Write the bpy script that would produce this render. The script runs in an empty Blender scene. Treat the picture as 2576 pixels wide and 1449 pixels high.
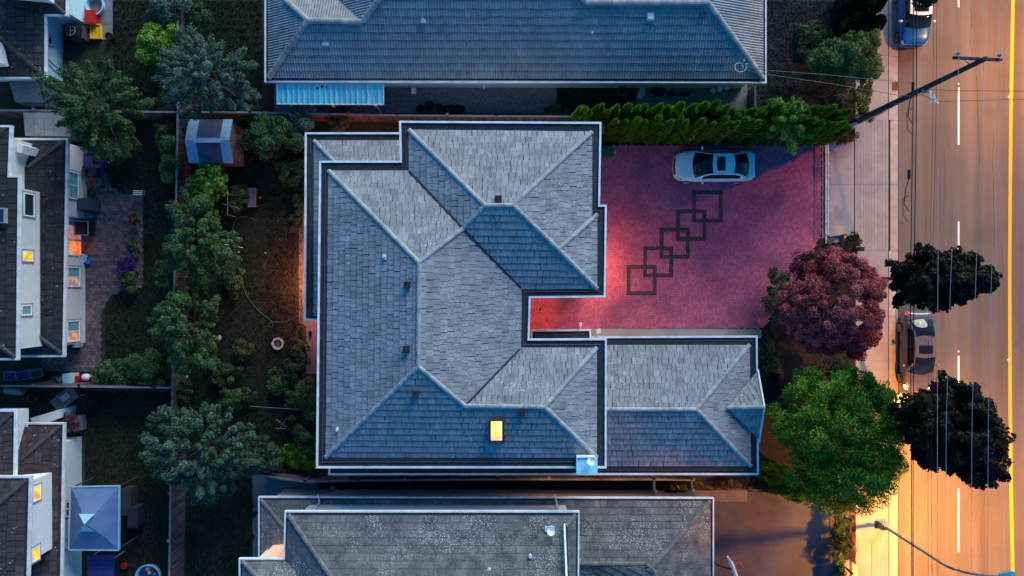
import bpy, math, random
import numpy as np
from mathutils import Vector, Matrix
random.seed(7); np.random.seed(7)
S = bpy.context.scene
COL = S.collection
R = math.radians
CX, CY, PM, CH = 1288.0, 724.5, 41.93, 42.0      # survey sheet: centre, units per metre on the ground, flying height

# ------------------------------------------------------------------ camera, sky, sun, exposure
cam_d = bpy.data.cameras.new('camera'); cam_d.sensor_width = 36; cam_d.lens = 36*PM*CH/2576.0
cam_d.clip_end = 2000; cam_d.clip_start = 0.5
cam = bpy.data.objects.new('camera', cam_d); COL.objects.link(cam)
cam.location = (0, 0, CH); S.camera = cam
W_ = bpy.data.worlds.new('World'); S.world = W_; W_.use_nodes = True
nt = W_.node_tree; nt.nodes.clear()
sky = nt.nodes.new('ShaderNodeTexSky'); sky.sky_type = 'NISHITA'; sky.sun_disc = False
sky.sun_elevation = R(2.5); sky.sun_rotation = R(24); sky.ozone_density = 6.0; sky.air_density = 1.0; sky.dust_density = 0.6
mx = nt.nodes.new('ShaderNodeMix'); mx.data_type = 'RGBA'; mx.blend_type = 'MULTIPLY'; mx.inputs[0].default_value = 1.0
mx.inputs[7].default_value = (0.54, 1.10, 0.82, 1)
bg = nt.nodes.new('ShaderNodeBackground'); bg.inputs[1].default_value = 0.15
wo = nt.nodes.new('ShaderNodeOutputWorld')
nt.links.new(sky.outputs[0], mx.inputs[6]); nt.links.new(mx.outputs[2], bg.inputs[0]); nt.links.new(bg.outputs[0], wo.inputs[0])
sd = bpy.data.lights.new('sun', 'SUN'); sd.energy = 0.64; sd.angle = R(38); sd.color = (1.0, 0.99, 0.93)
sun = bpy.data.objects.new('sun', sd); COL.objects.link(sun)
_az = R(24); _el = R(20)
_dir = Vector((math.sin(_az)*math.cos(_el), math.cos(_az)*math.cos(_el), math.sin(_el)))
sun.rotation_euler = (-_dir).to_track_quat('-Z', 'Y').to_euler(); sun.location = (0, 60, 30)
S.view_settings.view_transform = 'Standard'; S.view_settings.look = 'None'
S.view_settings.gamma = 1; S.view_settings.use_curve_mapping = False
S.view_settings.exposure = 2.7
S.render.engine = 'CYCLES'
S.cycles.max_bounces = 5; S.cycles.diffuse_bounces = 2; S.cycles.glossy_bounces = 2

# ------------------------------------------------------------------ helpers
def K(z): return (CH-z)/CH/PM
def P(x, y, z=0.0): return Vector(((x-CX)*K(z), (CY-y)*K(z), z))
def P2(x, y, z=0.0): v = P(x, y, z); return (v.x, v.y)
OFF = {}
def off(o): return OFF.get(o.name, Vector((0, 0, 0)))
def tag(o, label=None, cat=None, group=None, kind=None):
    if label: o['label'] = label
    if cat: o['category'] = cat
    if group: o['group'] = group
    if kind: o['kind'] = kind
    return o
def empty(name, loc, label=None, cat=None, group=None, rz=0, kind=None):
    o = bpy.data.objects.new(name, None); COL.objects.link(o); o.location = loc; o.empty_display_size = .2
    o.rotation_euler = (0, 0, rz)
    OFF[o.name] = Vector(loc); tag(o, label, cat, group, kind); return o
class MB:
    def __init__(s): s.v = []; s.f = []; s.t = []
    def add(s, vs, fs, tone=0.0):
        n = len(s.v); s.v.extend([tuple(v) for v in vs]); s.f.extend([tuple(i+n for i in f) for f in fs]); s.t.extend([tone]*len(fs))
        return s
    def box(s, c, d, rz=0.0, tone=0.0):
        hx, hy, hz = d[0]/2, d[1]/2, d[2]/2; co, si = math.cos(rz), math.sin(rz); vs = []
        for z in (-hz, hz):
            for x, y in ((-hx, -hy), (hx, -hy), (hx, hy), (-hx, hy)):
                vs.append((c[0]+x*co-y*si, c[1]+x*si+y*co, c[2]+z))
        return s.add(vs, [(3, 2, 1, 0), (4, 5, 6, 7), (0, 1, 5, 4), (1, 2, 6, 5), (2, 3, 7, 6), (3, 0, 4, 7)], tone)
    def bar(s, a, b, w, h, tone=0.0):
        a = Vector(a); b = Vector(b); d = (b-a)
        if d.length < 1e-6: return s
        d.normalize(); up = Vector((0, 0, 1)) if abs(d.z) < .95 else Vector((0, 1, 0))
        sd_ = d.cross(up).normalized(); u2 = sd_.cross(d).normalized(); vs = []
        for p in (a, b):
            for i, j in ((-1, -1), (1, -1), (1, 1), (-1, 1)): vs.append(p+sd_*(i*w/2)+u2*(j*h/2))
        return s.add(vs, [(0, 1, 2, 3), (7, 6, 5, 4), (1, 0, 4, 5), (2, 1, 5, 6), (3, 2, 6, 7), (0, 3, 7, 4)], tone)
    def tube(s, pts, r, n=6, r1=None, tone=0.0):
        pts = [Vector(p) for p in pts]; m = len(pts); vs = []; fs = []
        for i, p in enumerate(pts):
            d = (pts[min(i+1, m-1)]-pts[max(i-1, 0)]).normalized()
            up = Vector((0, 0, 1)) if abs(d.z) < .9 else Vector((0, 1, 0))
            a = d.cross(up).normalized(); b = a.cross(d).normalized()
            rr = r if r1 is None else r+(r1-r)*i/(m-1)
            for k in range(n):
                t = 2*math.pi*k/n; vs.append(p+a*(rr*math.cos(t))+b*(rr*math.sin(t)))
        for i in range(m-1):
            for k in range(n):
                k2 = (k+1) % n; fs.append((i*n+k, (i+1)*n+k, (i+1)*n+k2, i*n+k2))
        fs.append(tuple(range(n))); fs.append(tuple(range((m-1)*n+n-1, (m-1)*n-1, -1)))
        return s.add(vs, fs, tone)
    def prism(s, p2, z0, z1, tone=0.0):
        a = sum(p2[i][0]*p2[(i+1) % len(p2)][1]-p2[(i+1) % len(p2)][0]*p2[i][1] for i in range(len(p2)))
        if a < 0: p2 = p2[::-1]
        n = len(p2); vs = [(x, y, z0) for x, y in p2]+[(x, y, z1) for x, y in p2]
        fs = [tuple(range(n-1, -1, -1)), tuple(range(n, 2*n))]+[(i, (i+1) % n, (i+1) % n+n, i+n) for i in range(n)]
        return s.add(vs, fs, tone)
    def lathe(s, c, prof, n=16, tone=0.0, sx=1.0, sy=1.0):
        vs = []; fs = []
        for r, z in prof:
            for k in range(n):
                t = 2*math.pi*k/n; vs.append((c[0]+r*sx*math.cos(t), c[1]+r*sy*math.sin(t), c[2]+z))
        for i in range(len(prof)-1):
            for k in range(n):
                k2 = (k+1) % n; fs.append((i*n+k, i*n+k2, (i+1)*n+k2, (i+1)*n+k))
        return s.add(vs, fs, tone)
    def build(s, name, mat, parent=None, smooth=False, local=False):
        o_ = Vector((0, 0, 0)) if (parent is None or local) else off(parent)
        me = bpy.data.meshes.new(name)
        me.from_pydata([(v[0]-o_.x, v[1]-o_.y, v[2]-o_.z) for v in s.v], [], s.f)
        at = me.attributes.new('tone', 'FLOAT', 'FACE'); at.data.foreach_set('value', s.t)
        if smooth: me.shade_smooth()
        me.materials.append(mat)
        o = bpy.data.objects.new(name, me); COL.objects.link(o)
        if parent is not None: o.parent = parent; OFF[o.name] = off(parent)
        return o
def link_mesh(name, me, M, parent):
    o = bpy.data.objects.new(name, me); COL.objects.link(o); o.parent = parent
    o.matrix_local = Matrix.Translation(-off(parent)) @ M; return o
def copy_tree(o, parent=None):
    c = o.copy(); COL.objects.link(c)
    if parent is not None: c.parent = parent
    for ch in list(o.children): copy_tree(ch, c)
    return c
def offset_poly(p, d):
    """inset (d>0) a simple polygon"""
    n = len(p); a = sum(p[i][0]*p[(i+1) % n][1]-p[(i+1) % n][0]*p[i][1] for i in range(n)); sg = 1 if a > 0 else -1
    out = []
    for i in range(n):
        p0, p1, p2 = Vector(p[i-1]), Vector(p[i]), Vector(p[(i+1) % n])
        e1 = (p1-p0).normalized(); e2 = (p2-p1).normalized()
        n1 = Vector((-e1.y, e1.x))*sg; n2 = Vector((-e2.y, e2.x))*sg
        b = n1+n2; k = b.dot(n1)
        q = p1+b*(d/k) if abs(k) > .05 else p1+n1*d
        out.append((q.x, q.y))
    return out
def ring(mb, p, d0, z0, d1, z1, tone=0.0):
    a = offset_poly(p, d0) if d0 else list(p); b = offset_poly(p, d1) if d1 else list(p); n = len(p)
    vs = [(x, y, z0) for x, y in a]+[(x, y, z1) for x, y in b]
    ar = sum(p[i][0]*p[(i+1) % n][1]-p[(i+1) % n][0]*p[i][1] for i in range(n))
    for i in range(n):
        j = (i+1) % n
        f = (i, j, j+n, i+n) if ar > 0 else (i+n, j+n, j, i)
        q = [vs[k] for k in f]; mb.add(q, [(0, 1, 2, 3)], tone)

# ------------------------------------------------------------------ materials
def mat(name, c1, c2=None, rough=.8, scale=3.0, spec=.3, metal=0.0, bump=0.0, bscale=60, tonek=1.0, speck=None, specamt=0.0,
        emit=None, estr=0.0, stretch=(1, 1, 1), speckscale=11.0, fine=.12, coat=0.0, sub=0.0, patch=0.0, patchcol=(0.1, 0.09, 0.08), detail=6):
    m = bpy.data.materials.new(name); m.use_nodes = True; t = m.node_tree; b = t.nodes['Principled BSDF']; L = t.links.new
    def N(k, **kw):
        n = t.nodes.new(k)
        for a, v in kw.items(): setattr(n, a, v)
        return n
    geo = N('ShaderNodeNewGeometry'); mp = N('ShaderNodeMapping'); mp.inputs['Scale'].default_value = stretch
    L(geo.outputs['Position'], mp.inputs['Vector'])
    no = N('ShaderNodeTexNoise'); no.inputs['Scale'].default_value = scale; no.inputs['Detail'].default_value = detail; no.inputs['Roughness'].default_value = .62
    L(mp.outputs[0], no.inputs['Vector'])
    rmp = N('ShaderNodeValToRGB'); rmp.color_ramp.elements[0].position = .32; rmp.color_ramp.elements[1].position = .68
    c2 = c2 or tuple(x*1.25 for x in c1)
    rmp.color_ramp.elements[0].color = (*c1, 1); rmp.color_ramp.elements[1].color = (*c2, 1)
    L(no.outputs['Fac'], rmp.inputs[0]); col = rmp.outputs[0]
    # fine grain and per-piece tone
    fn = N('ShaderNodeTexNoise'); fn.inputs['Scale'].default_value = bscale*.5; fn.inputs['Detail'].default_value = 3; L(geo.outputs['Position'], fn.inputs['Vector'])
    mr = N('ShaderNodeMapRange'); mr.inputs[1].default_value = .3; mr.inputs[2].default_value = .7; mr.inputs[3].default_value = 1-fine; mr.inputs[4].default_value = 1+fine
    L(fn.outputs['Fac'], mr.inputs[0])
    at = N('ShaderNodeAttribute'); at.attribute_name = 'tone'
    ma = N('ShaderNodeMath', operation='MULTIPLY_ADD'); ma.inputs[1].default_value = tonek; ma.inputs[2].default_value = 1.0; L(at.outputs['Fac'], ma.inputs[0])
    mm = N('ShaderNodeMath', operation='MULTIPLY'); L(ma.outputs[0], mm.inputs[0]); L(mr.outputs[0], mm.inputs[1])
    vm = N('ShaderNodeVectorMath', operation='SCALE'); L(col, vm.inputs[0]); L(mm.outputs[0], vm.inputs['Scale']); col = vm.outputs[0]
    if patch:
        pn = N('ShaderNodeTexNoise'); pn.inputs['Scale'].default_value = .45; pn.inputs['Detail'].default_value = 5; L(geo.outputs['Position'], pn.inputs['Vector'])
        pr = N('ShaderNodeMapRange'); pr.inputs[1].default_value = .5; pr.inputs[2].default_value = .66; pr.inputs[4].default_value = patch; L(pn.outputs['Fac'], pr.inputs[0])
        px = N('ShaderNodeMix', data_type='RGBA'); px.inputs[7].default_value = (*patchcol, 1); L(pr.outputs[0], px.inputs[0]); L(col, px.inputs[6]); col = px.outputs[2]
    if speck:
        vo = N('ShaderNodeTexVoronoi'); vo.inputs['Scale'].default_value = speckscale; L(geo.outputs['Position'], vo.inputs['Vector'])
        pn = N('ShaderNodeTexNoise'); pn.inputs['Scale'].default_value = .55; pn.inputs['Detail'].default_value = 4; L(geo.outputs['Position'], pn.inputs['Vector'])
        # speck radius from cell random and patch noise
        sx = N('ShaderNodeSeparateColor'); L(vo.outputs['Color'], sx.inputs[0])
        k1 = N('ShaderNodeMapRange'); k1.inputs[1].default_value = 1-specamt; k1.inputs[2].default_value = 1.0; k1.inputs[3].default_value = 0; k1.inputs[4].default_value = .46; L(sx.outputs[0], k1.inputs[0])
        k2 = N('ShaderNodeMapRange'); k2.inputs[1].default_value = .38; k2.inputs[2].default_value = .6; k2.inputs[3].default_value = .25; L(pn.outputs['Fac'], k2.inputs[0])
        k3 = N('ShaderNodeMath', operation='MULTIPLY'); L(k1.outputs[0], k3.inputs[0]); L(k2.outputs[0], k3.inputs[1])
        k4 = N('ShaderNodeMath', operation='LESS_THAN'); L(vo.outputs['Distance'], k4.inputs[0]); L(k3.outputs[0], k4.inputs[1])
        sm = N('ShaderNodeMix', data_type='RGBA'); sm.inputs[7].default_value = (*speck, 1); L(k4.outputs[0], sm.inputs[0]); L(col, sm.inputs[6]); col = sm.outputs[2]
    L(col, b.inputs['Base Color'])
    b.inputs['Roughness'].default_value = rough; b.inputs['Specular IOR Level'].default_value = spec; b.inputs['Metallic'].default_value = metal
    b.inputs['Coat Weight'].default_value = coat
    if sub: b.inputs['Transmission Weight'].default_value = 0
    if emit: b.inputs['Emission Color'].default_value = (*emit, 1); b.inputs['Emission Strength'].default_value = estr
    if bump:
        bn = N('ShaderNodeTexNoise'); bn.inputs['Scale'].default_value = bscale; bn.inputs['Detail'].default_value = 4; L(geo.outputs['Position'], bn.inputs['Vector'])
        bp = N('ShaderNodeBump'); bp.inputs['Strength'].default_value = bump; bp.inputs['Distance'].default_value = .02
        L(bn.outputs['Fac'], bp.inputs['Height']); L(bp.outputs[0], b.inputs['Normal'])
    return m
def leafmat(name, c1, c2, trans=.25, rough=.55):
    m = bpy.data.materials.new(name); m.use_nodes = True; t = m.node_tree; b = t.nodes['Principled BSDF']; L = t.links.new
    at = t.nodes.new('ShaderNodeAttribute'); at.attribute_name = 'tone'
    rp = t.nodes.new('ShaderNodeValToRGB'); rp.color_ramp.elements[0].color = (*c1, 1); rp.color_ramp.elements[1].color = (*c2, 1)
    L(at.outputs['Fac'], rp.inputs[0]); L(rp.outputs[0], b.inputs['Base Color'])
    b.inputs['Roughness'].default_value = rough; b.inputs['Specular IOR Level'].default_value = .10
    tr = t.nodes.new('ShaderNodeBsdfTranslucent'); mxs = t.nodes.new('ShaderNodeMixShader'); mxs.inputs[0].default_value = trans
    L(rp.outputs[0], tr.inputs[0]); L(b.outputs[0], mxs.inputs[1]); L(tr.outputs[0], mxs.inputs[2])
    L(mxs.outputs[0], t.nodes['Material Output'].inputs[0]); return m
def glow(name, c1, c2, st, scale=4.0):
    m = bpy.data.materials.new(name); m.use_nodes = True; t = m.node_tree; b = t.nodes['Principled BSDF']; L = t.links.new
    geo = t.nodes.new('ShaderNodeNewGeometry'); no = t.nodes.new('ShaderNodeTexNoise'); no.inputs['Scale'].default_value = scale; no.inputs['Detail'].default_value = 1.5
    L(geo.outputs['Position'], no.inputs['Vector'])
    rp = t.nodes.new('ShaderNodeValToRGB'); rp.color_ramp.elements[0].position = .42; rp.color_ramp.elements[1].position = .58
    rp.color_ramp.elements[0].color = (*c1, 1); rp.color_ramp.elements[1].color = (*c2, 1)
    L(no.outputs['Fac'], rp.inputs[0]); L(rp.outputs[0], b.inputs['Emission Color']); b.inputs['Emission Strength'].default_value = st/5.5
    b.inputs['Base Color'].default_value = (.05, .04, .03, 1); b.inputs['Roughness'].default_value = .2; return m
M = {}
M['shake'] = mat('grey_shingle', (.22, .225, .235), (.36, .36, .36), rough=.9, scale=1.7, detail=9, bump=.3, bscale=40, speck=(.60, .63, .64), specamt=.5, speckscale=15.0, fine=.2, patch=.35, patchcol=(.20, .20, .19))
M['shake_gap'] = mat('shingle_underlay', (.10, .10, .11), (.14, .14, .15), rough=.95)
M['cap'] = mat('ridge_cap_grey', (.28, .29, .29), (.40, .40, .40), rough=.85, scale=5, speck=(.62, .64, .64), specamt=.3, bump=.2)
M['north_tile'] = mat('ribbed_concrete_tile', (.23, .235, .24), (.36, .35, .34), rough=.85, scale=.7, speck=(.5, .5, .5), specamt=.06, bump=.2, bscale=50, fine=.15)
M['north_gap'] = mat('tile_shadow_gap', (.05, .05, .06), rough=.95)
M['north_cap'] = mat('weathered_tile_cap', (.27, .27, .26), (.36, .36, .35), rough=.85, scale=4, bump=.2)
M['mossy'] = mat('mossy_dark_shingle', (.075, .08, .083), (.18, .182, .175), rough=.95, scale=1.4, speck=(.52, .56, .56), specamt=1.0, speckscale=17.0, fine=.3, bump=.3, bscale=40)
M['mossy_cap'] = mat('mossy_ridge_cap', (.12, .125, .12), (.18, .18, .165), rough=.95, scale=5, bump=.3)
M['brown_tile'] = mat('dark_brown_shingle', (.040, .030, .034), (.070, .054, .056), rough=.9, scale=1.2, speck=(.4, .4, .42), specamt=.16, fine=.2, bump=.3)
M['black_tile'] = mat('black_shingle', (.018, .018, .022), (.034, .033, .036), rough=.9, scale=1.2, speck=(.3, .3, .32), specamt=.06, fine=.2, bump=.3)
M['brown_cap'] = mat('dark_ridge_cap', (.055, .045, .047), (.085, .07, .07), rough=.9, scale=4)
M['membrane'] = mat('black_roof_membrane', (.022, .023, .027), (.045, .046, .052), rough=.6, scale=2, fine=.2)
M['membrane_lip'] = mat('membrane_drip_edge', (.075, .077, .083), (.13, .13, .13), rough=.6, scale=3)
M['fascia'] = mat('white_gutter_metal', (.62, .68, .70), (.96, .98, .98), rough=.45, scale=1.7, fine=.10)
M['fascia_old'] = mat('worn_gutter_metal', (.55, .55, .54), (.88, .88, .87), rough=.5, scale=1.6, fine=.1)
M['stucco'] = mat('cream_stucco', (.68, .66, .62), (.76, .74, .70), rough=.95, scale=1.5, bump=.3, bscale=90)
M['stucco_w'] = mat('white_stucco', (.70, .69, .68), (.78, .77, .76), rough=.95, scale=1.5, bump=.3, bscale=90)
M['stucco_b'] = mat('pale_stucco', (.62, .68, .72), (.70, .76, .80), rough=.95, scale=1.5, bump=.2)
M['soffit'] = mat('soffit_board', (.45, .45, .45), rough=.8)
M['vent'] = mat('black_vent_plastic', (.02, .02, .022), rough=.5)
M['vent_l'] = mat('pale_vent_metal', (.55, .62, .66), (.62, .7, .74), rough=.6, scale=3)
M['concrete'] = mat('sidewalk_concrete', (.27, .27, .27), (.36, .36, .35), rough=.9, scale=.9, bump=.15, bscale=120, fine=.1)
M['concrete_d'] = mat('ribbed_concrete', (.22, .21, .22), (.31, .30, .30), rough=.9, scale=.9, fine=.1, stretch=(1, .25, 1))
M['joint'] = mat('concrete_joint', (.06, .055, .055), rough=.95)
M['patio_c'] = mat('patio_concrete', (.17, .15, .15), (.25, .23, .23), rough=.9, scale=.8, fine=.12)
M['path_c'] = mat('old_side_path', (.11, .11, .12), (.17, .17, .18), rough=.95, scale=1.1, fine=.2)
M['gravel'] = mat('exposed_aggregate', (.12, .115, .125), (.23, .22, .235), rough=.95, scale=7, fine=.5, bump=.6, bscale=60)
M['drive_s'] = mat('worn_driveway_concrete', (.046, .052, .072), (.080, .088, .115), rough=.95, scale=.6, fine=.15, patch=.3)
M['curb'] = mat('curb_concrete', (.32, .31, .30), (.42, .41, .39), rough=.9, scale=2, fine=.1)
M['soil'] = mat('dark_garden_soil', (.012, .011, .010), (.034, .028, .023), rough=1, scale=3, bump=.6, bscale=30, fine=.4)
M['drygrass'] = mat('dry_verge_grass', (.05, .035, .018), (.14, .10, .05), rough=1, scale=5, bump=.6, bscale=40, fine=.5)
M['white'] = mat('white_paint', (.8, .8, .8), rough=.5, fine=.03)
M['metal'] = mat('grey_galvanised', (.35, .37, .38), rough=.4, metal=.3)
M['black'] = mat('black_metal', (.015, .015, .018), rough=.5)
M['darkgrey'] = mat('dark_grey_plastic', (.05, .055, .06), rough=.6)
M['wood'] = mat('weathered_fence_wood', (.075, .062, .066), (.14, .115, .118), rough=.95, scale=3, stretch=(3, 3, .5), fine=.2)
M['wood_r'] = mat('red_brown_cedar_board', (.13, .06, .045), (.22, .10, .07), rough=.9, scale=3, fine=.2)
M['wood_top'] = mat('greyed_fence_cap', (.16, .15, .16), (.27, .25, .26), rough=.95, scale=3, fine=.2)
M['bark'] = mat('tree_bark', (.05, .04, .035), (.09, .075, .06), rough=1, scale=8, bump=.6)
M['twig'] = mat('pale_dry_twig', (.2, .18, .15), rough=.9)
M['glass'] = mat('dark_window_glass', (.02, .03, .035), rough=.06, spec=.8)
M['blind'] = mat('window_blind', (.16, .34, .36), (.2, .42, .45), rough=.5, stretch=(1, 12, 1))
M['tyre'] = mat('tyre_rubber', (.012, .012, .013), rough=.8)
M['rim'] = mat('alloy_rim', (.4, .4, .42), rough=.3, metal=.7)
M['lens'] = mat('clear_lens', (.55, .6, .62), rough=.1, spec=.7)
M['red_lens'] = mat('red_tail_lens', (.4, .01, .01), rough=.15, emit=(1, .02, .02), estr=.25)
M['terracotta'] = mat('terracotta_pot', (.2, .08, .05), rough=.8)
M['pot'] = mat('dark_plastic_pot', (.018, .016, .02), rough=.6)
M['blue_tub'] = mat('blue_plastic', (.05, .16, .55), rough=.4)
M['pale_blue'] = mat('pale_blue_plastic', (.35, .6, .68), rough=.4)
M['red_p'] = mat('red_plastic', (.45, .008, .015), rough=.45)
M['yellow_p'] = mat('yellow_plastic', (.8, .42, .015), rough=.45)
M['green_p'] = mat('green_plastic', (.02, .09, .06), rough=.5)
M['purple_c'] = mat('violet_cloth', (.06, .04, .18), rough=.9)
M['hose'] = mat('green_hose', (.04, .14, .09), rough=.5)
M['stone'] = mat('pale_stone', (.35, .33, .31), (.5, .48, .46), rough=.9, scale=8)
M['timber'] = mat('utility_pole_timber', (.022, .032, .034), (.045, .055, .052), rough=.9, scale=2, stretch=(2, 2, .4), fine=.3)
M['cable'] = mat('black_cable', (.012, .012, .016), rough=.5)
M['cable_l'] = mat('bare_conductor', (.34, .36, .40), rough=.35, metal=.2)
M['galv'] = mat('street_lamp_steel', (.10, .15, .20), (.14, .20, .25), rough=.45)
# ------------------------------------------------------------------ ground, road, pavements
_zc = [0]
def sheet(name, pts, z, mat_, parent=None, kind='structure', fixed=False):
    if parent is None and 0 < z < .009 and not fixed: _zc[0] += 1; z = .002+.0012*_zc[0]
    mb = MB(); v = [P(x, y, z) for x, y in pts]
    a = sum(v[i].x*v[(i+1) % len(v)].y-v[(i+1) % len(v)].x*v[i].y for i in range(len(v)))
    if a < 0: v = v[::-1]
    mb.add(v, [tuple(range(len(v)))]); o = mb.build(name, mat_, parent)
    if kind and parent is None: o['kind'] = kind
    return o
M['yard'] = mat('yard_ground', (.019, .026, .015), (.054, .054, .036), rough=1, scale=.5, bump=.7, bscale=35, fine=.45, patch=.7, patchcol=(.045, .032, .02))
M['lawn'] = mat('dark_lawn', (.014, .026, .013), (.038, .047, .025), rough=1, scale=.6, bump=.7, bscale=35, fine=.3, patch=.75, patchcol=(.050, .048, .032))
M['dirt'] = mat('dry_lawn_dirt', (.026, .030, .016), (.095, .075, .045), rough=1, scale=.7, bump=.6, bscale=30, fine=.35)
M['asphalt'] = mat('worn_asphalt', (.105, .096, .084), (.19, .176, .15), rough=.9, scale=1.3, stretch=(1.0, .03, 1), fine=.2, patch=.35, patchcol=(.10, .095, .085), bump=.2, bscale=140)
M['yellow'] = mat('yellow_road_paint', (.85, .50, .01), (.9, .56, .02), rough=.7, scale=3, fine=.05)
M['road_white'] = mat('white_road_paint', (.78, .78, .76), rough=.7, scale=3, fine=.08)
mb = MB(); mb.add([(-400, -400, -.14), (400, -400, -.14), (400, 400, -.14), (-400, 400, -.14)], [(0, 1, 2, 3)])
mb.build('ground', M['yard'])['kind'] = 'structure'
xk = (2240-CX)/PM
mb = MB(); mb.prism([(-80, -60), (xk, -60), (xk, 60), (-80, 60)], -.135, 0.0); mb.build('yard_ground', M['yard'])['kind'] = 'structure'
mb = MB(); mb.add([(xk-.1, -60, -.12), (60, -60, -.12), (60, 60, -.12), (xk-.1, 60, -.12)], [(0, 1, 2, 3)]); mb.build('road', M['asphalt'])['kind'] = 'structure'
# lawns and beds
sheet('lawn', [(285, 95), (445, -20), (445, 275), (120, 275), (200, 220)], .004, M['lawn'])
sheet('lawn', [(470, -20), (662, -20), (662, 275), (478, 275)], .004, M['lawn'])
sheet('lawn', [(262, 395), (440, 395), (432, 960), (255, 905), (262, 770), (300, 735), (362, 722), (362, 492), (300, 490), (270, 450)], .004, M['lawn'])
sheet('lawn', [(215, 990), (425, 990), (420, 1470), (340, 1470), (340, 1220), (215, 1220)], .004, M['lawn'])
sheet('lawn', [(475, 300), (765, 300), (765, 520), (690, 560), (660, 700), (680, 900), (640, 1180), (470, 1180)], .004, M['lawn'])
wr = random.Random(5)
wl_ = [(772, 545), (772, 850)]
for k in range(40):
    t = k/39; y = 850+(.0)-(305*t); bx_ = 700-28*math.sin(math.pi*t)+10*math.sin(t*17)+6*math.sin(t*41)+wr.uniform(-6, 6); wl_.append((bx_, y+wr.uniform(-2, 2)))
sheet('worn_lawn', wl_, .006, M['dirt'])
sheet('lawn', [(470, 1190), (640, 1195), (632, 1470), (462, 1470)], .004, M['lawn'])
sheet('front_yard', [(1925, -20), (2110, -20), (2110, 250), (2060, 300), (1880, 290), (1880, 215), (1925, 215)], .004,
      mat('dry_front_lawn', (.022, .025, .022), (.062, .058, .052), rough=1, scale=1.2, bump=.6, bscale=30, fine=.45))
sheet('front_bed', [(1905, 835), (1960, 745), (2040, 625), (2150, 600), (2150, 1290), (1900, 1230)], .004,
      mat('grey_garden_bed', (.008, .010, .014), (.018, .020, .024), rough=1, scale=1.5, bump=.6, bscale=30, fine=.4))
sheet('grass_verge', [(2118, 1290), (2151, 1290), (2151, 1470), (2118, 1470)], .008, M['drygrass'])
sheet('grass_verge', [(1880, 1207), (2000, 1207), (2000, 1235), (1800, 1235), (1745, 1212)], .004, M['drygrass'])
sheet('gravel_path', [(690, 205), (1400, 205), (1400, 284), (690, 284)], .004, M['gravel'])
sheet('gravel_path', [(1600, 212), (1880, 212), (1880, 290), (1600, 330)], .004, M['gravel'])
sheet('side_yard', [(1400, 205), (1600, 205), (1600, 330), (1400, 300)], .004, M['soil'])
sheet('side_path', [(635, 1195), (800, 1205), (800, 1235), (1880, 1234), (1880, 1262), (800, 1262), (635, 1449)], .004, M['path_c'])
sheet('planting_strip', [(800, 1200), (1745, 1200), (1745, 1234), (800, 1234)], .008, M['soil'])
sheet('driveway_south', [(1700, 1236), (2105, 1240), (2105, 1480), (1700, 1480)], .012, M['drive_s'])
sheet('back_path', [(752, 520), (800, 520), (800, 940), (770, 940), (770, 820), (752, 810)], .012, M['patio_c'])
sheet('concrete_apron', [(1488, 824), (1915, 828), (1915, 850), (1488, 850)], .004, M['concrete'])
sheet('verge_soil', [(2105, -20), (2190, -20), (2190, 120), (2165, 300), (2150, 350), (2080, 352), (2080, 290)], .006, M['soil'])

# concrete patio of the first western house, slabs
def slab_field(name, rects, z, h, mat_, kind='structure', gap=.012, base=M['joint']):
    x0 = min(r[0] for r in rects); x1 = max(r[2] for r in rects); y0 = min(r[1] for r in rects); y1 = max(r[3] for r in rects)
    o = sheet(name, [(x0, y0), (x1, y0), (x1, y1), (x0, y1)], z, base, kind=kind, fixed=True)
    for r in rects:
        a = P(r[0], r[1]); b = P(r[2], r[3]); mb = MB()
        n = r[4] if len(r) > 4 else 1; w = (b.x-a.x)/n; t = random.uniform(-.08, .08)
        for i in range(n):
            mb.prism([(a.x+i*w+gap/2, b.y+gap/2), (a.x+(i+1)*w-gap/2, b.y+gap/2), (a.x+(i+1)*w-gap/2, a.y-gap/2), (a.x+i*w+gap/2, a.y-gap/2)], z+.002, z+h, t+(random.uniform(-.05, .05) if n > 1 else 0))
        mb.build('slab', mat_, o)
    return o
slab_field('house_patio', [(218, -20, 284, 28), (218, 28, 284, 63), (218, 63, 284, 100)], .004, .03, M['patio_c'])
ys = [-30, 140, 302, 464, 631, 795, 960, 1120, 1240, 1359, 1480]
rects = []
for a, b in zip(ys, ys[1:]):
    if (a, b) in ((302, 464), (464, 631)):
        rects.append((2150, a, 2234, b, 12)); rects.append((2085, max(a, 352), 2148, min(b, 600)))
    elif a == 1359: rects.append((2152, a, 2192, b)); rects.append((2193, a, 2234, b, 6))
    else: rects.append((2152, a, 2234, b))
slab_field('sidewalk', rects, .008, .03, M['concrete'])
# curb and gutter pan in cast lengths
o = sheet('curb', [(2236, -40), (2262, -40), (2262, 1490), (2236, 1490)], -.116, M['joint'])
for a, b in zip(ys, ys[1:]):
    p = P(2236, a); q = P(2243, b); r_ = P(2259, b, -.1); mb = MB(); t = random.uniform(-.06, .06)
    mb.prism([(p.x, q.y+.008), (q.x, q.y+.008), (q.x, p.y-.008), (p.x, p.y-.008)], -.115, .02 if 302 > a or a > 600 else -.02, t)
    mb.build('curb_stone', M['curb'], o)
    mb = MB(); mb.prism([(q.x+.006, q.y+.008), (r_.x, q.y+.008), (r_.x, p.y-.008), (q.x+.006, p.y-.008)], -.115, -.095, t)
    mb.build('gutter_pan', M['curb'], o)
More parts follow.
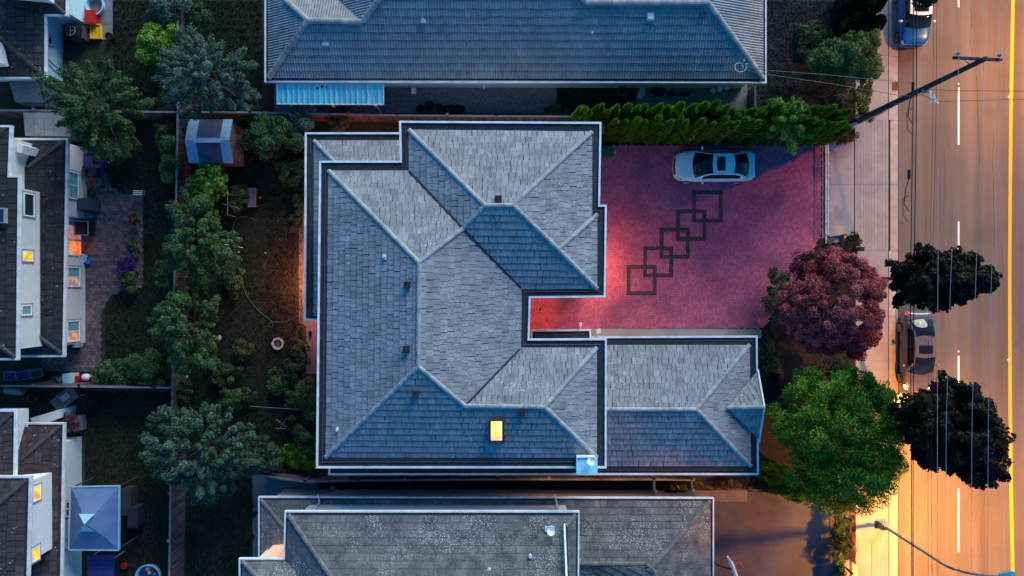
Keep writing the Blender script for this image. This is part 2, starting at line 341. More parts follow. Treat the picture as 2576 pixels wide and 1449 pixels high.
# road paint
def paint(name, pts, w, mat_, z=-.116):
    mb = MB(); pp = [P(x, y, -.12) for x, y in pts]
    for a, b in zip(pp, pp[1:]):
        d = (b-a).normalized(); n = Vector((-d.y, d.x, 0))*w/2
        mb.add([(a-n)[:2]+(z,), (b-n)[:2]+(z,), (b+n)[:2]+(z,), (a+n)[:2]+(z,)], [(0, 1, 2, 3)])
    o = mb.build(name, mat_); o['kind'] = 'structure'; return o
def paint2(name, pts, w, mat_, z=-.116):
    mb = MB(); pp = [P(x, y, -.12) for x, y in pts]; vs = []
    for i, a in enumerate(pp):
        d = (pp[min(i+1, len(pp)-1)]-pp[max(0, i-1)]).normalized(); n = Vector((-d.y, d.x, 0))*w/2
        vs += [(a.x-n.x, a.y-n.y, z), (a.x+n.x, a.y+n.y, z)]
    mb.add(vs, [(2*i, 2*i+2, 2*i+3, 2*i+1) for i in range(len(pp)-1)]); o = mb.build(name, mat_); o['kind'] = 'structure'; return o
paint2('centre_line', [(2549, -40), (2546, 120), (2543, 300), (2541, 500), (2540, 720), (2541, 1000), (2543, 1200), (2546, 1360), (2549, 1500)], .20, M['yellow'])
for a, b in ((-118, 19), (220, 364), (557, 704), (895, 1042), (1230, 1389)): paint('lane_dash', [(2411.5, a), (2411.5, b)], .115, M['road_white'])
crack = mat('sealed_crack', (.05, .045, .045), rough=.9)
def wander(x, y0, y1, n, amp): 
    r_ = []; 
    for i in range(n+1):
        x += random.uniform(-amp, amp); r_.append((x, y0+(y1-y0)*i/n))
    return r_
for x, y0, y1 in ((2458, 190, 420), (2330, 560, 690), (2500, 330, 620), (2480, 1240, 1400), (2345, 1240, 1440), (2440, 20, 160), (2520, 620, 900), (2375, 380, 520)):
    paint2('road_crack', wander(x, y0, y1, 22, 1.5), .02, crack, -.1165)
for x, y in ((2411, 211), (2411.5, 884), (2538, 243), (2537, 905)):
    p = P(x, y, -.1); mb = MB(); mb.box((p.x, p.y, -.108), (.1, .1, .018)); o = mb.build('road_reflector', M['white'])
    tag(o, {211: 'small pale road stud at the head of the second white lane dash', 884: 'small pale road stud at the head of the fourth white lane dash', 243: 'small road stud beside the yellow line level with the utility pole', 905: 'small road stud beside the yellow line level with the dark sedan'}[y], 'road stud', 'reflective studs on the road')
p = P(2251, 217, -.09); mb = MB(); mb.box((p.x, p.y, -.088), (.42, .5, .012)); tag(mb.build('storm_drain', mat('rusty_iron', (.12, .04, .02), (.2, .08, .04), rough=.9, scale=9)), 'rusty storm drain grate in the gutter by the utility pole', 'drain')

# ---------------------------------------------------------------- red herringbone driveway
M['paver'] = mat('red_paver', (.42, .105, .19), (.58, .16, .27), rough=.85, scale=.55, fine=.12, tonek=1, patch=.62, patchcol=(.19, .085, .15), bump=.2)
M['paver_d'] = mat('charcoal_paver', (.055, .05, .055), (.08, .072, .078), rough=.85, scale=2, fine=.12)
M['sand'] = mat('paver_joint_sand', (.014, .008, .010), rough=1)
dw = sheet('driveway', [(1330, 740), (1500, 740), (1500, 366), (2066, 366), (2066, 590), (2040, 640), (1965, 755), (1920, 826), (1488, 826), (1488, 850), (1330, 850)], .028, M['sand'])
SQ = [(1741, 479, 1817, 559), (1700, 527, 1776, 606), (1659, 573, 1734.5, 651), (1617.5, 620, 1693, 698), (1576, 667, 1651.5, 743)]
def in_motif(x, y):
    for a, b, c, d in SQ:
        if a <= x <= c and b <= y <= d and not (a+10 < x < c-10 and b+10 < y < d-10): return True
    return False
def in_drive(x, y):
    if x < 1505 and y < 742: return False
    if y > 849 or (x > 1488 and y > 826): return False
    if x > 2065: return False
    # bed edge, from the gate post down to the garage corner
    for (x0, y0), (x1, y1) in zip([(2066, 588), (2040, 640), (1965, 755), (1920, 828)], [(2040, 640), (1965, 755), (1920, 828), (1915, 850)]):
        if y0 <= y <= y1 and x > x0+(x1-x0)*(y-y0)/(y1-y0): return False
    return 366 < y
u = .096; g = .013; bricks = []
i0, i1 = int((1330-CX)/PM/u)-1, int((2066-CX)/PM/u)+1; j0, j1 = int((CY-850)/PM/u)-1, int((CY-366)/PM/u)+1
for i in range(i0, i1):
    for j in range(j0, j1):
        k = (i-j) % 4
        if k == 0: x0, y0, x1, y1 = i*u, j*u, (i+2)*u, (j+1)*u
        elif k == 3: x0, y0, x1, y1 = i*u, j*u, (i+1)*u, (j+2)*u
        else: continue
        vx, vy = CX+(x0+x1)/2*PM, CY-(y0+y1)/2*PM
        if in_drive(vx, vy): bricks.append((x0, y0, x1, y1, k, in_motif(vx, vy)))
def brick_mesh(mb, x0, y0, x1, y1, z, t):
    h = .01
    vs = [(x0+g/2, y0+g/2, z-.03), (x1-g/2, y0+g/2, z-.03), (x1-g/2, y1-g/2, z-.03), (x0+g/2, y1-g/2, z-.03)]
    vs += [(a, b, z+h) for a, b, _ in vs[:4]]
    mb.add(vs, [(4, 5, 6, 7), (0, 1, 5, 4), (1, 2, 6, 5), (2, 3, 7, 6), (3, 0, 4, 7)], t)
stuffs = {False: MB(), True: MB()}; keep = []
def straddles(b):
    r_ = {in_motif(CX+x*PM, CY-y*PM) for x in (b[0]+.01, (b[0]+b[2])/2, b[2]-.01) for y in (b[1]+.01, (b[1]+b[3])/2, b[3]-.01)}
    return len(r_) > 1
cutb = [b for b in bricks if straddles(b)]; bricks = [b for b in bricks if not straddles(b)]
for (x0, y0, x1, y1, k, dk) in cutb:
    nx = round((x1-x0)/.024); ny = round((y1-y0)/.024); t = random.choice((-.1, 0, .1)); X0, Y0, X1, Y1 = x0+g/2, y0+g/2, x1-g/2, y1-g/2
    for i in range(nx):
        for j in range(ny):
            a, b = X0+(X1-X0)*i/nx, X0+(X1-X0)*(i+1)/nx; c, d = Y0+(Y1-Y0)*j/ny, Y0+(Y1-Y0)*(j+1)/ny
            stuffs[in_motif(CX+(a+b)/2*PM, CY-(c+d)/2*PM)].add([(a, c, .045), (b, c, .045), (b, d, .045), (a, d, .045)], [(0, 1, 2, 3)], t)
order = sorted(range(len(bricks)), key=lambda n: (bricks[n][0]-8)**2+(bricks[n][1]-1)**2)
chosen = set(order[:300])
tmpl = {}
for n, (x0, y0, x1, y1, k, dk) in enumerate(bricks):
    z = .035+random.uniform(-.003, .003); t = random.choice((-.16, -.08, 0, .07, .15))
    if n in chosen:
        key = (k, dk, t)
        if key not in tmpl:
            m_ = MB(); brick_mesh(m_, 0, 0, x1-x0, y1-y0, 0, t); q = m_.build('paver', M['paver_d'] if dk else M['paver'], None); me = q.data; bpy.data.objects.remove(q); tmpl[key] = me
        link_mesh('paver', tmpl[key], Matrix.Translation((x0, y0, z)), dw)
    else: brick_mesh(stuffs[dk], x0, y0, x1, y1, z, t)
tag(stuffs[False].build('paver_field', M['paver'], dw), kind='stuff'); tag(stuffs[True].build('paver_motif', M['paver_d'], dw), kind='stuff')
slab_field('driveway_edge', [(2067, y, 2076, y+31) for y in range(352, 590, 31)], .004, .03, M['patio_c'])

# second western house: brown paver patio
M['pav_b'] = mat('brown_patio_paver', (.13, .082, .090), (.22, .145, .155), rough=.9, scale=.5, fine=.15)
M['pav_e'] = mat('grey_border_paver', (.09, .095, .105), (.13, .14, .15), rough=.9, scale=1, fine=.15)
PAT = [(200, 372), (262, 372), (262, 395), (265, 440), (280, 470), (305, 487), (330, 491), (361, 491), (361, 722), (325, 727), (284, 742), (262, 768), (254, 800), (254, 935), (105, 935), (105, 880), (200, 880)]
def inside(p, x, y):
    c = False
    for i in range(len(p)):
        (xa, ya), (xb, yb) = p[i], p[i-1]
        if (ya > y) != (yb > y) and x < (xb-xa)*(y-ya)/(yb-ya)+xa: c = not c
    return c
pt = sheet('patio', PAT, .008, M['joint']); a_, b_ = MB(), MB(); ux, uy = .2, .2; tm = {}; cnt = 0
for i in range(-145, -105):
    for j in range(-30, 50):
        x0 = i*ux+(.1 if j % 2 else 0); y0 = j*uy; vx, vy = CX+(x0+ux/2)*PM, CY-(y0+uy/2)*PM
        if not inside(PAT, vx, vy): continue
        edge = not all(inside(PAT, vx+a, vy+b) for a, b in ((8, 0), (0, 8), (0, -8)))
        t = random.choice((-.3, -.15, 0, .15, .3))
        if cnt < 300 and 560 < vy < 700 and not edge:
            cnt += 1
            if t not in tm:
                m_ = MB(); brick_mesh(m_, 0, 0, ux, uy, 0, t); q = m_.build('paver', M['pav_b']); tm[t] = q.data; bpy.data.objects.remove(q)
            link_mesh('paver', tm[t], Matrix.Translation((x0, y0, .033)), pt)
        else: brick_mesh(b_ if edge else a_, x0, y0, x0+ux, y0+uy, .033, t)
tag(a_.build('paver_field', M['pav_b'], pt), kind='stuff'); tag(b_.build('border_pavers', M['pav_e'], pt), kind='stuff')

# ------------------------------------------------------------------ roof building
def clip_rect(poly, s0, s1, t0, t1):
    out = poly
    for ax, lim, sg in ((0, s0, 1), (0, s1, -1), (1, t0, 1), (1, t1, -1)):
        src = out; out = []
        if not src: return []
        for i in range(len(src)):
            a, b = src[i-1], src[i]; da = (a[ax]-lim)*sg; db = (b[ax]-lim)*sg
            if da >= 0 > db or db >= 0 > da:
                k = da/(da-db); out.append((a[0]+(b[0]-a[0])*k, a[1]+(b[1]-a[1])*k))
            if db >= 0: out.append(b)
    return out
def parea(p): return abs(sum(p[i-1][0]*p[i][1]-p[i][0]*p[i-1][1] for i in range(len(p))))/2
def visible(v):
    k = CH-v[2]
    if k < 1: return True
    X = v[0]*CH*PM/k; Y = v[1]*CH*PM/k
    return abs(X) < 1330 and abs(Y) < 770
class Roof:
    """collects courses of shingles for one house; 300 become single pieces, the rest one joined part"""
    def __init__(s, house, mat_, gapmat, capmat, course=.36, widths=(.24, .3, .36), th=.05, gap=.019, cg=.012, ribbed=False, tonevar=.075, piece='shingle'):
        s.h = house; s.mat = mat_; s.gm = gapmat; s.cm = capmat; s.c = course; s.w = widths; s.th = th; s.gap = gap; s.cg = cg; s.rib = ribbed; s.tv = tonevar; s.piece = piece
        s.full = []; s.stuff = MB(); s.caps = []; s.root = None
    def rib_h(s, x): return .024*(.5-.5*math.cos(2*math.pi*x/(s.w[0]/2)))*1.7
    def face(s, vs):
        vs = [Vector(v) for v in vs]; n = Vector((0, 0, 0))
        for i in range(len(vs)): n += vs[i-1].cross(vs[i])
        n.normalize()
        if n.z < 0: n = -n; vs = vs[::-1]
        c = sum(vs, Vector())/len(vs)
        c_z = lambda v: c.z-(n.x*(v.x-c.x)+n.y*(v.y-c.y))/n.z
        dn = Vector((0, 0, -1)); dn = (dn-n*dn.dot(n)).normalized(); up = -dn; a = up.cross(n).normalized()
        if not hasattr(s, 'base'): s.base = MB()
        s.base.add([Vector((v.x, v.y, c_z(v)-.03)) for v in vs], [tuple(range(len(vs)))])
        vs = [Vector((v.x, v.y, c_z(v))) for v in vs]; pl = [((v-c).dot(a), (v-c).dot(up)) for v in vs]
        s0 = min(p[0] for p in pl); s1 = max(p[0] for p in pl); t0 = min(p[1] for p in pl); t1 = max(p[1] for p in pl)
        row = 0; t = t0-.001
        while t < t1:
            x = s0-random.uniform(.02, .3) if not s.rib else s0-(.0 if row % 2 else s.w[0]/2)
            while x < s1:
                w = random.choice(s.w); gp = s.gap if random.random() > .12 or s.rib else s.gap*2.2
                cc = c+a*(x+w/2)+up*(t+s.c/2)
                if visible(cc):
                    cp = clip_rect(pl, x, x+w-gp, t+s.cg, t+s.c-.002)
                    ar = parea(cp) if len(cp) > 2 else 0; fa = (w-gp)*(s.c-.002-s.cg)
                    tone = max(-.45, min(.45, random.gauss(0, s.tv))); tone = round(tone/.06)*.06
                    dz = random.uniform(-.004, .006)
                    if ar > .985*fa:
                        s.full.append((c+a*x+up*t+n*dz, a.copy(), up.copy(), n.copy(), w, gp, tone))
                    elif ar > .06*fa:
                        s.cutpiece(cp, x, t, w, gp, c, a, up, n, tone)
                x += w
            t += s.c; row += 1
    def cutpiece(s, cp, x, t, w, gp, c, a, up, n, tone):
        def W(p, h): return c+a*p[0]+up*p[1]+n*h
        if s.rib:
            k = 8; sw = w/k
            for i in range(k):
                q = clip_rect(cp, x+i*sw, x+(i+1)*sw, t, t+s.c)
                if len(q) < 3 or parea(q) < 1e-5: continue
                ht = [s.th*(1-.75*(p[1]-t)/s.c)+s.rib_h(p[0]-x) for p in q]; m = len(q)
                vs = [W(p, h) for p, h in zip(q, ht)]+[W(p, -.01) for p in q]
                s.stuff.add(vs, [tuple(range(m))]+[(j, j+m, (j+1) % m+m, (j+1) % m) for j in range(m)], tone)
        else:
            m = len(cp); ht = [s.th*(1-.8*(p[1]-t)/s.c) for p in cp]
            vs = [W(p, h) for p, h in zip(cp, ht)]+[W(p, -.01) for p in cp]
            s.stuff.add(vs, [tuple(range(m))]+[(j, j+m, (j+1) % m+m, (j+1) % m) for j in range(m)], tone)
    def local_tile(s, w, gp):
        """vertices and faces of a whole tile, local x across, y up the slope, z out"""
        if s.rib:
            k = 8; xs = [(w-gp)*i/k for i in range(k+1)]; vs = []
            for x in xs: vs.append((x, s.cg, s.th+s.rib_h(x*w/(w-gp))))
            for x in xs: vs.append((x, s.c, s.th*.25+s.rib_h(x*w/(w-gp))))
            for x in xs: vs.append((x, s.cg, -.01))
            fs = [(i, i+1, i+k+2, i+k+1) for i in range(k)]+[(i+2*k+2, i+2*k+3, i+1, i) for i in range(k)]
            return vs, fs
        x1 = w-gp; c0_ = s.cg; vs = [(0, c0_, -.01), (x1, c0_, -.01), (x1, s.c, -.01), (0, s.c, -.01), (0, c0_, s.th), (x1, c0_, s.th), (x1, s.c, s.th*.2), (0, s.c, s.th*.2)]
        return vs, [(4, 5, 6, 7), (0, 1, 5, 4), (1, 2, 6, 5), (2, 3, 7, 6), (3, 0, 4, 7)]
    def cap(s, a, b, r=.12, l=.34, lift=.03):
        a, b = Vector(a), Vector(b)
        if b.z < a.z: a, b = b, a
        d = (b-a); L = d.length; d.normalize(); n = max(1, int(L/l)); st = L/n
        for i in range(n):
            p = a+d*(i*st)
            if visible(p): s.caps.append((p+Vector((0, 0, lift)), d.copy(), st, r))
    def done(s):
        base = s.base.build('roof', s.gm, s.h); s.root = base; OFF[base.name] = off(s.h)
        full = s.full
        order = sorted(range(len(full)), key=lambda i: -(full[i][4]*(1/(CH-full[i][0].z)))+random.random()*.0008)
        single = set(order[:300]); cache = {}
        for i, (o, a, up, n, w, gp, tone) in enumerate(full):
            if i in single:
                key = (w, gp, tone)
                if key not in cache:
                    m_ = MB(); vs, fs = s.local_tile(w, gp); m_.add(vs, fs, tone); q = m_.build(s.piece, s.mat); cache[key] = q.data; bpy.data.objects.remove(q)
                Mx = Matrix(((a.x, up.x, n.x, o.x), (a.y, up.y, n.y, o.y), (a.z, up.z, n.z, o.z), (0, 0, 0, 1)))
                link_mesh(s.piece, cache[key], Mx, base)
            else:
                vs, fs = s.local_tile(w, gp); s.stuff.add([o+a*x+up*y+n*z for x, y, z in vs], fs, tone)
        if s.stuff.v: tag(s.stuff.build(s.piece+'_courses', s.mat, base), kind='stuff')
        cc = {}
        for (p, d, st, r) in s.caps:
            tone = random.choice((-.15, -.05, .05, .15)); key = (round(st, 2), r, tone)
            if key not in cc:
                m_ = MB(); k = 6; vs = []
                for (yy, rr, lf) in ((-.02, r, .0), (st, r*.9, -.012)):
                    for i in range(k+1):
                        t = math.pi*(-.05+1.1*i/k); vs.append((rr*math.cos(t), yy, rr*.62*math.sin(t)+lf))
                fs = [(i, i+1, i+k+2, i+k+1) for i in range(k)]+[tuple(range(k, -1, -1)), tuple(range(k+1, 2*k+2))]
                m_.add(vs, [f[::-1] for f in fs], tone); q = m_.build('ridge_cap', s.cm); cc[key] = q.data; bpy.data.objects.remove(q)
            x = d.cross(Vector((0, 0, 1))).normalized(); z = x.cross(d)
            link_mesh('ridge_cap', cc[key], Matrix(((x.x, d.x, z.x, p.x), (x.y, d.y, z.y, p.y), (x.z, d.z, z.z, p.z), (0, 0, 0, 1))), base)
def gutter(house, poly, z, total=.55, wm=.10, mat_=None, lip=True):
    g_ = MB(); ring(g_, poly, 0, z-.13, 0, z+.03); ring(g_, poly, 0, z+.03, wm, z+.03); ring(g_, poly, wm, z+.03, wm, z-.06)
    g_.build('gutter', mat_ or M['fascia'], house)
    b = MB(); ring(b, poly, wm, z-.055, total*.55, z-.05); ring(b, poly, total*.62, z-.0, total+.25, z+.02); b.build('roof_edge_membrane', M['membrane'], house)
    if lip:
        l_ = MB(); ring(l_, poly, total*.55, z-.05, total*.585, z+.03); ring(l_, poly, total*.585, z+.03, total*.62, z-.0); l_.build('membrane_lip', M['membrane_lip'], house)
    so = MB(); so.prism(offset_poly(poly, .01), z-.18, z-.135); so.build('soffit', M['soffit'], house)
def wall(house, poly, z0, z1, mat_, name='wall'):
    m_ = MB(); m_.prism(poly, z0, z1); return m_.build(name, mat_, house)
def px(poly, z): return [P2(x, y, z) for x, y in poly]
# ------------------------------------------------------------------ the central house
def Q(x, y, z): return P(x, y, z)
H1 = empty('house', (0, 0, 0), 'large grey shingled hip roofed house beside the red driveway, with a lit skylight', 'house')
ZE = 5.8
up_outer = px([(1004, 304), (1513, 307), (1509.5, 515), (1526.5, 515), (1523.5, 748), (1335, 750), (1332, 852), (1526.5, 851), (1526, 1178), (795, 1178), (803, 404.5), (1006, 404.5)], ZE)
gutter(H1, up_outer, ZE)
wall(H1, offset_poly(up_outer, .62), 0, ZE-.17, M['stucco'])
A = Q(1029, 327, ZE); C_ = Q(1489, 332, ZE); B = Q(1220, 517, 7.43); D = Q(1290, 516, 7.43); E = Q(1165, 575, 7.0); V1 = Q(1029, 430, ZE)
G_ = Q(827, 430, ZE); F = Q(1054, 660, 7.74); Hh = Q(1052, 922, 7.74); I = Q(820, 1150, ZE); J = Q(1170, 1021, 6.95); Kk = Q(1370, 1024, 6.95)
L_ = Q(1501, 875, ZE); Mm = Q(1501, 1150, ZE); N_ = Q(1312, 727, ZE); V3 = Q(1310, 875, ZE); O_ = Q(1405, 627, 6.64); Pp = Q(1502, 726, ZE); Qq = Q(1502, 540, ZE); Qm = Q(1489, 545, ZE)
r1 = Roof(H1, M['shake'], M['shake_gap'], M['cap'])
for f in ([A, C_, D, B], [A, B, E, V1], [G_, V1, E, F], [G_, F, Hh, I], [I, Hh, J, Kk, Mm], [F, E, N_, V3, J, Hh], [B, D, O_, Pp, N_, E], [C_, Qm, O_, D], [Qq, Pp, O_], [V3, L_, Kk, J], [L_, Mm, Kk]): r1.face(f)
for a, b in ((A, B), (C_, D), (B, D), (B, E), (G_, F), (F, E), (F, Hh), (I, Hh), (Hh, J), (J, Kk), (Kk, L_), (Kk, Mm), (D, O_), (O_, Pp), (Qq, O_)): r1.cap(a, b)
# lower skirt roof in the north west and along the back
ZL = 3.0
lw = px([(767, 333), (1012, 333), (1012, 425), (862, 425), (862, 806), (765, 806)], ZL)
gutter(H1, lw, ZL, total=.5, mat_=M['fascia'])
c0 = Q(790, 354, ZL); x1 = c0.x+2.0; y1 = c0.y-2.0
r1.face([c0, (-5.0, c0.y, ZL), (-5.0, y1, 3.8), (x1, y1, 3.8)]); r1.face([c0, (x1, y1, 3.8), (x1, -1.6, 3.8), (c0.x, -1.6, ZL)])
r1.cap(c0, (x1, y1, 3.8)); r1.cap((c0.x+.05, -1.35, ZL+.05), (c0.x+.8, -.6, 3.35))
wall(H1, px([(800, 372), (1012, 372), (1012, 425), (862, 425), (862, 780), (800, 780)], ZL), 0, ZL-.17, M['stucco'])
# garage wing
ga = px([(1335, 829.5), (1487, 828), (1487.5, 846.5), (1905.5, 844.5), (1909, 1195), (826, 1195), (826, 1120), (1335, 1120)], ZL)
gutter(H1, ga, ZL, total=.46)
wall(H1, offset_poly(px([(1335, 852), (1905.5, 849), (1909, 1195), (826, 1195), (826, 1120), (1335, 1120)], ZL), .5), 0, ZL-.17, M['stucco'])
g1 = Q(1470, 868, ZL); g2 = Q(1885, 868, ZL); g3 = Q(1888, 1172, ZL); g4 = Q(1470, 1172, ZL); R1 = Q(1752, 1030, 4.35); R0 = Q(1470, 1030, 4.35)
r1.face([g1, g2, R1, R0]); r1.face([g2, g3, R1]); r1.face([g3, g4, R0, R1])
r1.face([Q(842, 1172, ZL), (Q(842, 1172, ZL).x, -8.8, 3.44), (g4.x, -8.8, 3.44), g4])
t0 = Q(1830, 1026, 3.72); t1 = Q(1920, 1024, 4.0); tn = Q(1903, 936, ZL+.02); tsu = Q(1907, 1104, ZL+.02)
r1.face([t0, t1, tn]); r1.face([t0, tsu, t1])
for a, b in ((R0, R1), (R1, g2), (R1, g3), (t0, t1)): r1.cap(a, b)
rk = MB(); ta = t1+Vector((.04, 0, .03))
rk.bar(Q(1906, 930, 3.02), ta, .08, .14); rk.bar(ta, Q(1909, 1111, 3.02), .08, .14); rk.build('gable_fascia', M['fascia'], H1)
gw = MB(); xx = Q(1905, 1000, 3).x-.4; gw.add([(xx, P(0, 936, 3).y, 2.9), (xx, P(0, 1104, 3).y, 2.9), (xx, t1.y, 3.85)], [(0, 1, 2)]); gw.build('gable_wall', M['stucco'], H1)
r1.done()
# valley flashings
vf = MB()
for a, b in ((V1, E), (E, N_), (V3, J)):
    d = (b-a).normalized(); vf.bar(a+Vector((0, 0, .05)), b+Vector((0, 0, .05)), .10, .05)
vf.build('valley_flashing', M['membrane'], H1)
# roof vents
def on_plane(x, y, z): return Q(x, y, z)
for x, y, z in ((1254, 501, 7.3), (1025, 717, 7.6), (1023, 878, 7.6), (1046, 991, 7.35), (1312, 1037, 6.9)):
    p = Q(x, y, z); v = MB(); v.box((p.x, p.y, z-.02), (.28, .28, .26)); v.box((p.x, p.y, z+.125), (.34, .34, .03), tone=.5)
    o = v.build('roof_vent', M['vent'], H1)
    for k in range(3): 
        w_ = MB(); w_.box((p.x, p.y-.1+.1*k, z+.15), (.22, .02, .015)); w_.build('vent_louvre', M['darkgrey'], o)
for x, y, z in ((967, 646, 7.1), (850, 1080, 6.1)):
    p = Q(x, y, z); v = MB(); v.tube([(p.x, p.y, z-.1), (p.x, p.y, z+.28)], .05, 10); v.box((p.x, p.y, z+.02), (.2, .26, .02)); v.build('plumbing_vent', M['vent_l'], H1)
# skylight
p = Q(1249, 1085, 6.35); sk = MB(); a = .18
cnr = [Q(1232, 1056, 6.86), Q(1266, 1056, 6.86), Q(1266, 1112, 6.40), Q(1232, 1112, 6.40)]
for q0, q1 in zip(cnr, cnr[1:]+cnr[:1]): sk.bar(q0, q1, .10, .24)
sko = sk.build('skylight', mat('bronze_skylight_curb', (.05, .035, .035), rough=.5), H1)
g_ = MB(); gg = [Q(1235, 1060, 6.88), Q(1263, 1060, 6.88), Q(1263, 1108, 6.46), Q(1235, 1108, 6.46)]; g_.add([gg[3].lerp(gg[0], .2), gg[2].lerp(gg[1], .2), gg[1], gg[0]], [(0, 1, 2, 3)])
g2_ = MB(); g2_.add([gg[3], gg[2], gg[2].lerp(gg[1], .19), gg[3].lerp(gg[0], .19)], [(0, 1, 2, 3)]); g2_.build('pane', glow('pink_skylight_end', (1, .42, .30), (1, .55, .42), 1.3, 2), sko)
M['sky_glow'] = glow('lit_skylight_glass', (1.0, .52, .05), (1.0, .66, .25), 1.6, 2.5); g_.build('pane', M['sky_glow'], sko)
# chimney chase with metal cap, satellite dish on it
cz = 6.7; p0 = Q(1450, 1150, cz); p1 = Q(1503, 1193, cz)
ch = MB(); ch.prism([(p0.x+.06, p1.y+.06), (p1.x-.06, p1.y+.06), (p1.x-.06, p0.y-.06), (p0.x+.06, p0.y-.06)], 0, cz-.05); cho = ch.build('chimney', M['stucco_b'], H1)
ch = MB(); ch.prism([(p0.x, p1.y), (p1.x, p1.y), (p1.x, p0.y), (p0.x, p0.y)], cz-.05, cz)
ch.build('chimney_cap', mat('pale_blue_cap_metal', (.32, .80, .84), (.42, .88, .9), rough=.55, scale=6), cho)
ch = MB(); ch.bar((p0.x+.1, p0.y+.02, cz+.04), (p1.x-.15, p0.y+.02, cz+.04), .07, .08); ch.build('flashing', M['fascia'], cho)
def dish(x, y, z, label, r=.2):
    p = Q(x, y, z); e = empty('satellite_dish', (p.x, p.y, z-.25), label, 'satellite dish'); 
    d = MB(); prof = [(r*k/6, .09*(k/6)**2) for k in range(7)]; d.lathe((0, 0, .25), prof[::-1]+[(0, -.02)], 18)
    o = d.build('reflector', M['fascia'], e, local=True); o.rotation_euler = (R(-24), 0, 0)
    d = MB(); d.tube([(0, 0, 0), (0, .02, .25)], .025, 8); d.tube([(0, 0, .2), (0, .22, .34), (0, .26, .42)], .012, 6); d.box((0, .26, .43), (.06, .06, .08)); d.build('mount', M['metal'], e, local=True)
    return e
dish(1487, 1167, 7.0, 'small round satellite dish on the pale blue chimney cap of the central house')
# floodlight and square lamp at the entry, tv aerial
def pole_lamp(x, y, z, label, sq=False):
    p = Q(x, y, z); e = empty('security_light', (p.x, p.y, z-.3), label, 'security light')
    d = MB(); d.tube([(0, -.32, 0), (0, -.1, .2), (0, 0, .26)], .02, 6); d.build('arm', M['fascia'], e, local=True)
    d = MB()
    if sq: d.box((0, 0, .3), (.24, .24, .08), rz=.2)
    else: d.lathe((0, 0, .24), [(.0, .12), (.07, .1), (.09, .03), (.05, -.02), (0, -.02)], 12, sy=1.5)
    d.build('head', M['white'], e, local=True); return e
pole_lamp(1461, 817, 3.2, 'slim white lamp head standing off the entry gutter')
pole_lamp(1506, 833, 3.2, 'square white lamp at the garage gutter corner', True)
p = Q(1312, 983, 7.1); ae = MB()
for dx, dy in ((.2, 0), (-.2, .02), (0, .2), (.03, -.2), (.12, .1)): ae.tube([(p.x, p.y, 7.1), (p.x+dx, p.y+dy, 7.12)], .012, 5)
ae.tube([(p.x, p.y, 6.4), (p.x, p.y, 7.15)], .02, 6); tag(ae.build('aerial', M['vent_l']), 'small star shaped aerial on the pale slope left of the front hip', 'aerial')
# tuck-under windows and doors on the central house
def opening(house, axis, c, a0, a1, z0, z1, lit=None, frame=M['white'], n=1, out=.03, sgn=1):
    """window on a wall: axis 'x' -> wall at x=c facing sgn*x, spans y a0..a1"""
    def T(u, v, w): return (c+sgn*w, u, v) if axis == 'x' else (u, c+sgn*w, v)
    f = MB(); t = .07
    for (u0, u1, v0, v1) in ((a0, a1, z0, z0+t), (a0, a1, z1-t, z1), (a0, a0+t, z0+t, z1-t), (a1-t, a1, z0+t, z1-t)):
        f.bar(T((u0+u1)/2, v0, out/2+.012), T((u0+u1)/2, v1, out/2+.012), abs(u1-u0) if axis == 'y' else out+.02, (out+.02) if axis == 'y' else abs(u1-u0))
    for k in range(1, n):
        u_ = a0+(a1-a0)*k/n; f.bar(T(u_, z0+t, out/2), T(u_, z1-t, out/2), .05 if axis == 'y' else out, out if axis == 'y' else .05)
    fo = f.build('window', frame, house)
    tr = MB()
    for (u0, u1, v0, v1) in ((a0-.09, a1+.09, z0-.09, z0-.004), (a0-.09, a1+.09, z1+.004, z1+.09), (a0-.09, a0-.004, z0-.002, z1+.002), (a1+.004, a1+.09, z0-.002, z1+.002)):
        tr.bar(T((u0+u1)/2, v0, .012), T((u0+u1)/2, v1, .012), abs(u1-u0) if axis == 'y' else .03, .03 if axis == 'y' else abs(u1-u0))
    tr.build('trim', M['metal'], fo)
    for k in range(n):
        u0 = a0+(a1-a0)*k/n+.05; u1 = a0+(a1-a0)*(k+1)/n-.05
        g_ = MB(); q = [T(u0, z0+.06, .014), T(u1, z0+.06, .014), T(u1, z1-.06, .014), T(u0, z1-.06, .014)]
        if (axis == 'x') != (sgn > 0): q = q[::-1]
        g_.add(q, [(0, 1, 2, 3)]); m_ = lit[k] if isinstance(lit, (list, tuple)) else (lit or M['glass']); g_.build('pane', m_, fo)
    return fo
uw = offset_poly(up_outer, .62)
xe = uw[3][0]
for y in (5.5, 3.0, .9): opening(H1, 'x', uw[2][0] if y > 4 else xe, y-.6, y+.6, 3.6, 4.9, None, n=2)
opening(H1, 'x', uw[9][0], -.8, .8, 3.7, 4.9, None, n=2, sgn=-1); opening(H1, 'x', uw[9][0], -5, -3.6, 3.7, 4.9, None, n=2, sgn=-1)
gp_ = offset_poly(ga, .55)
gd = MB()
for k in range(4): gd.box((xe+.03, 2.55, .3+k*.55), (.05, 4.6, .53))
gd.build('garage_door', M['fascia'], H1)
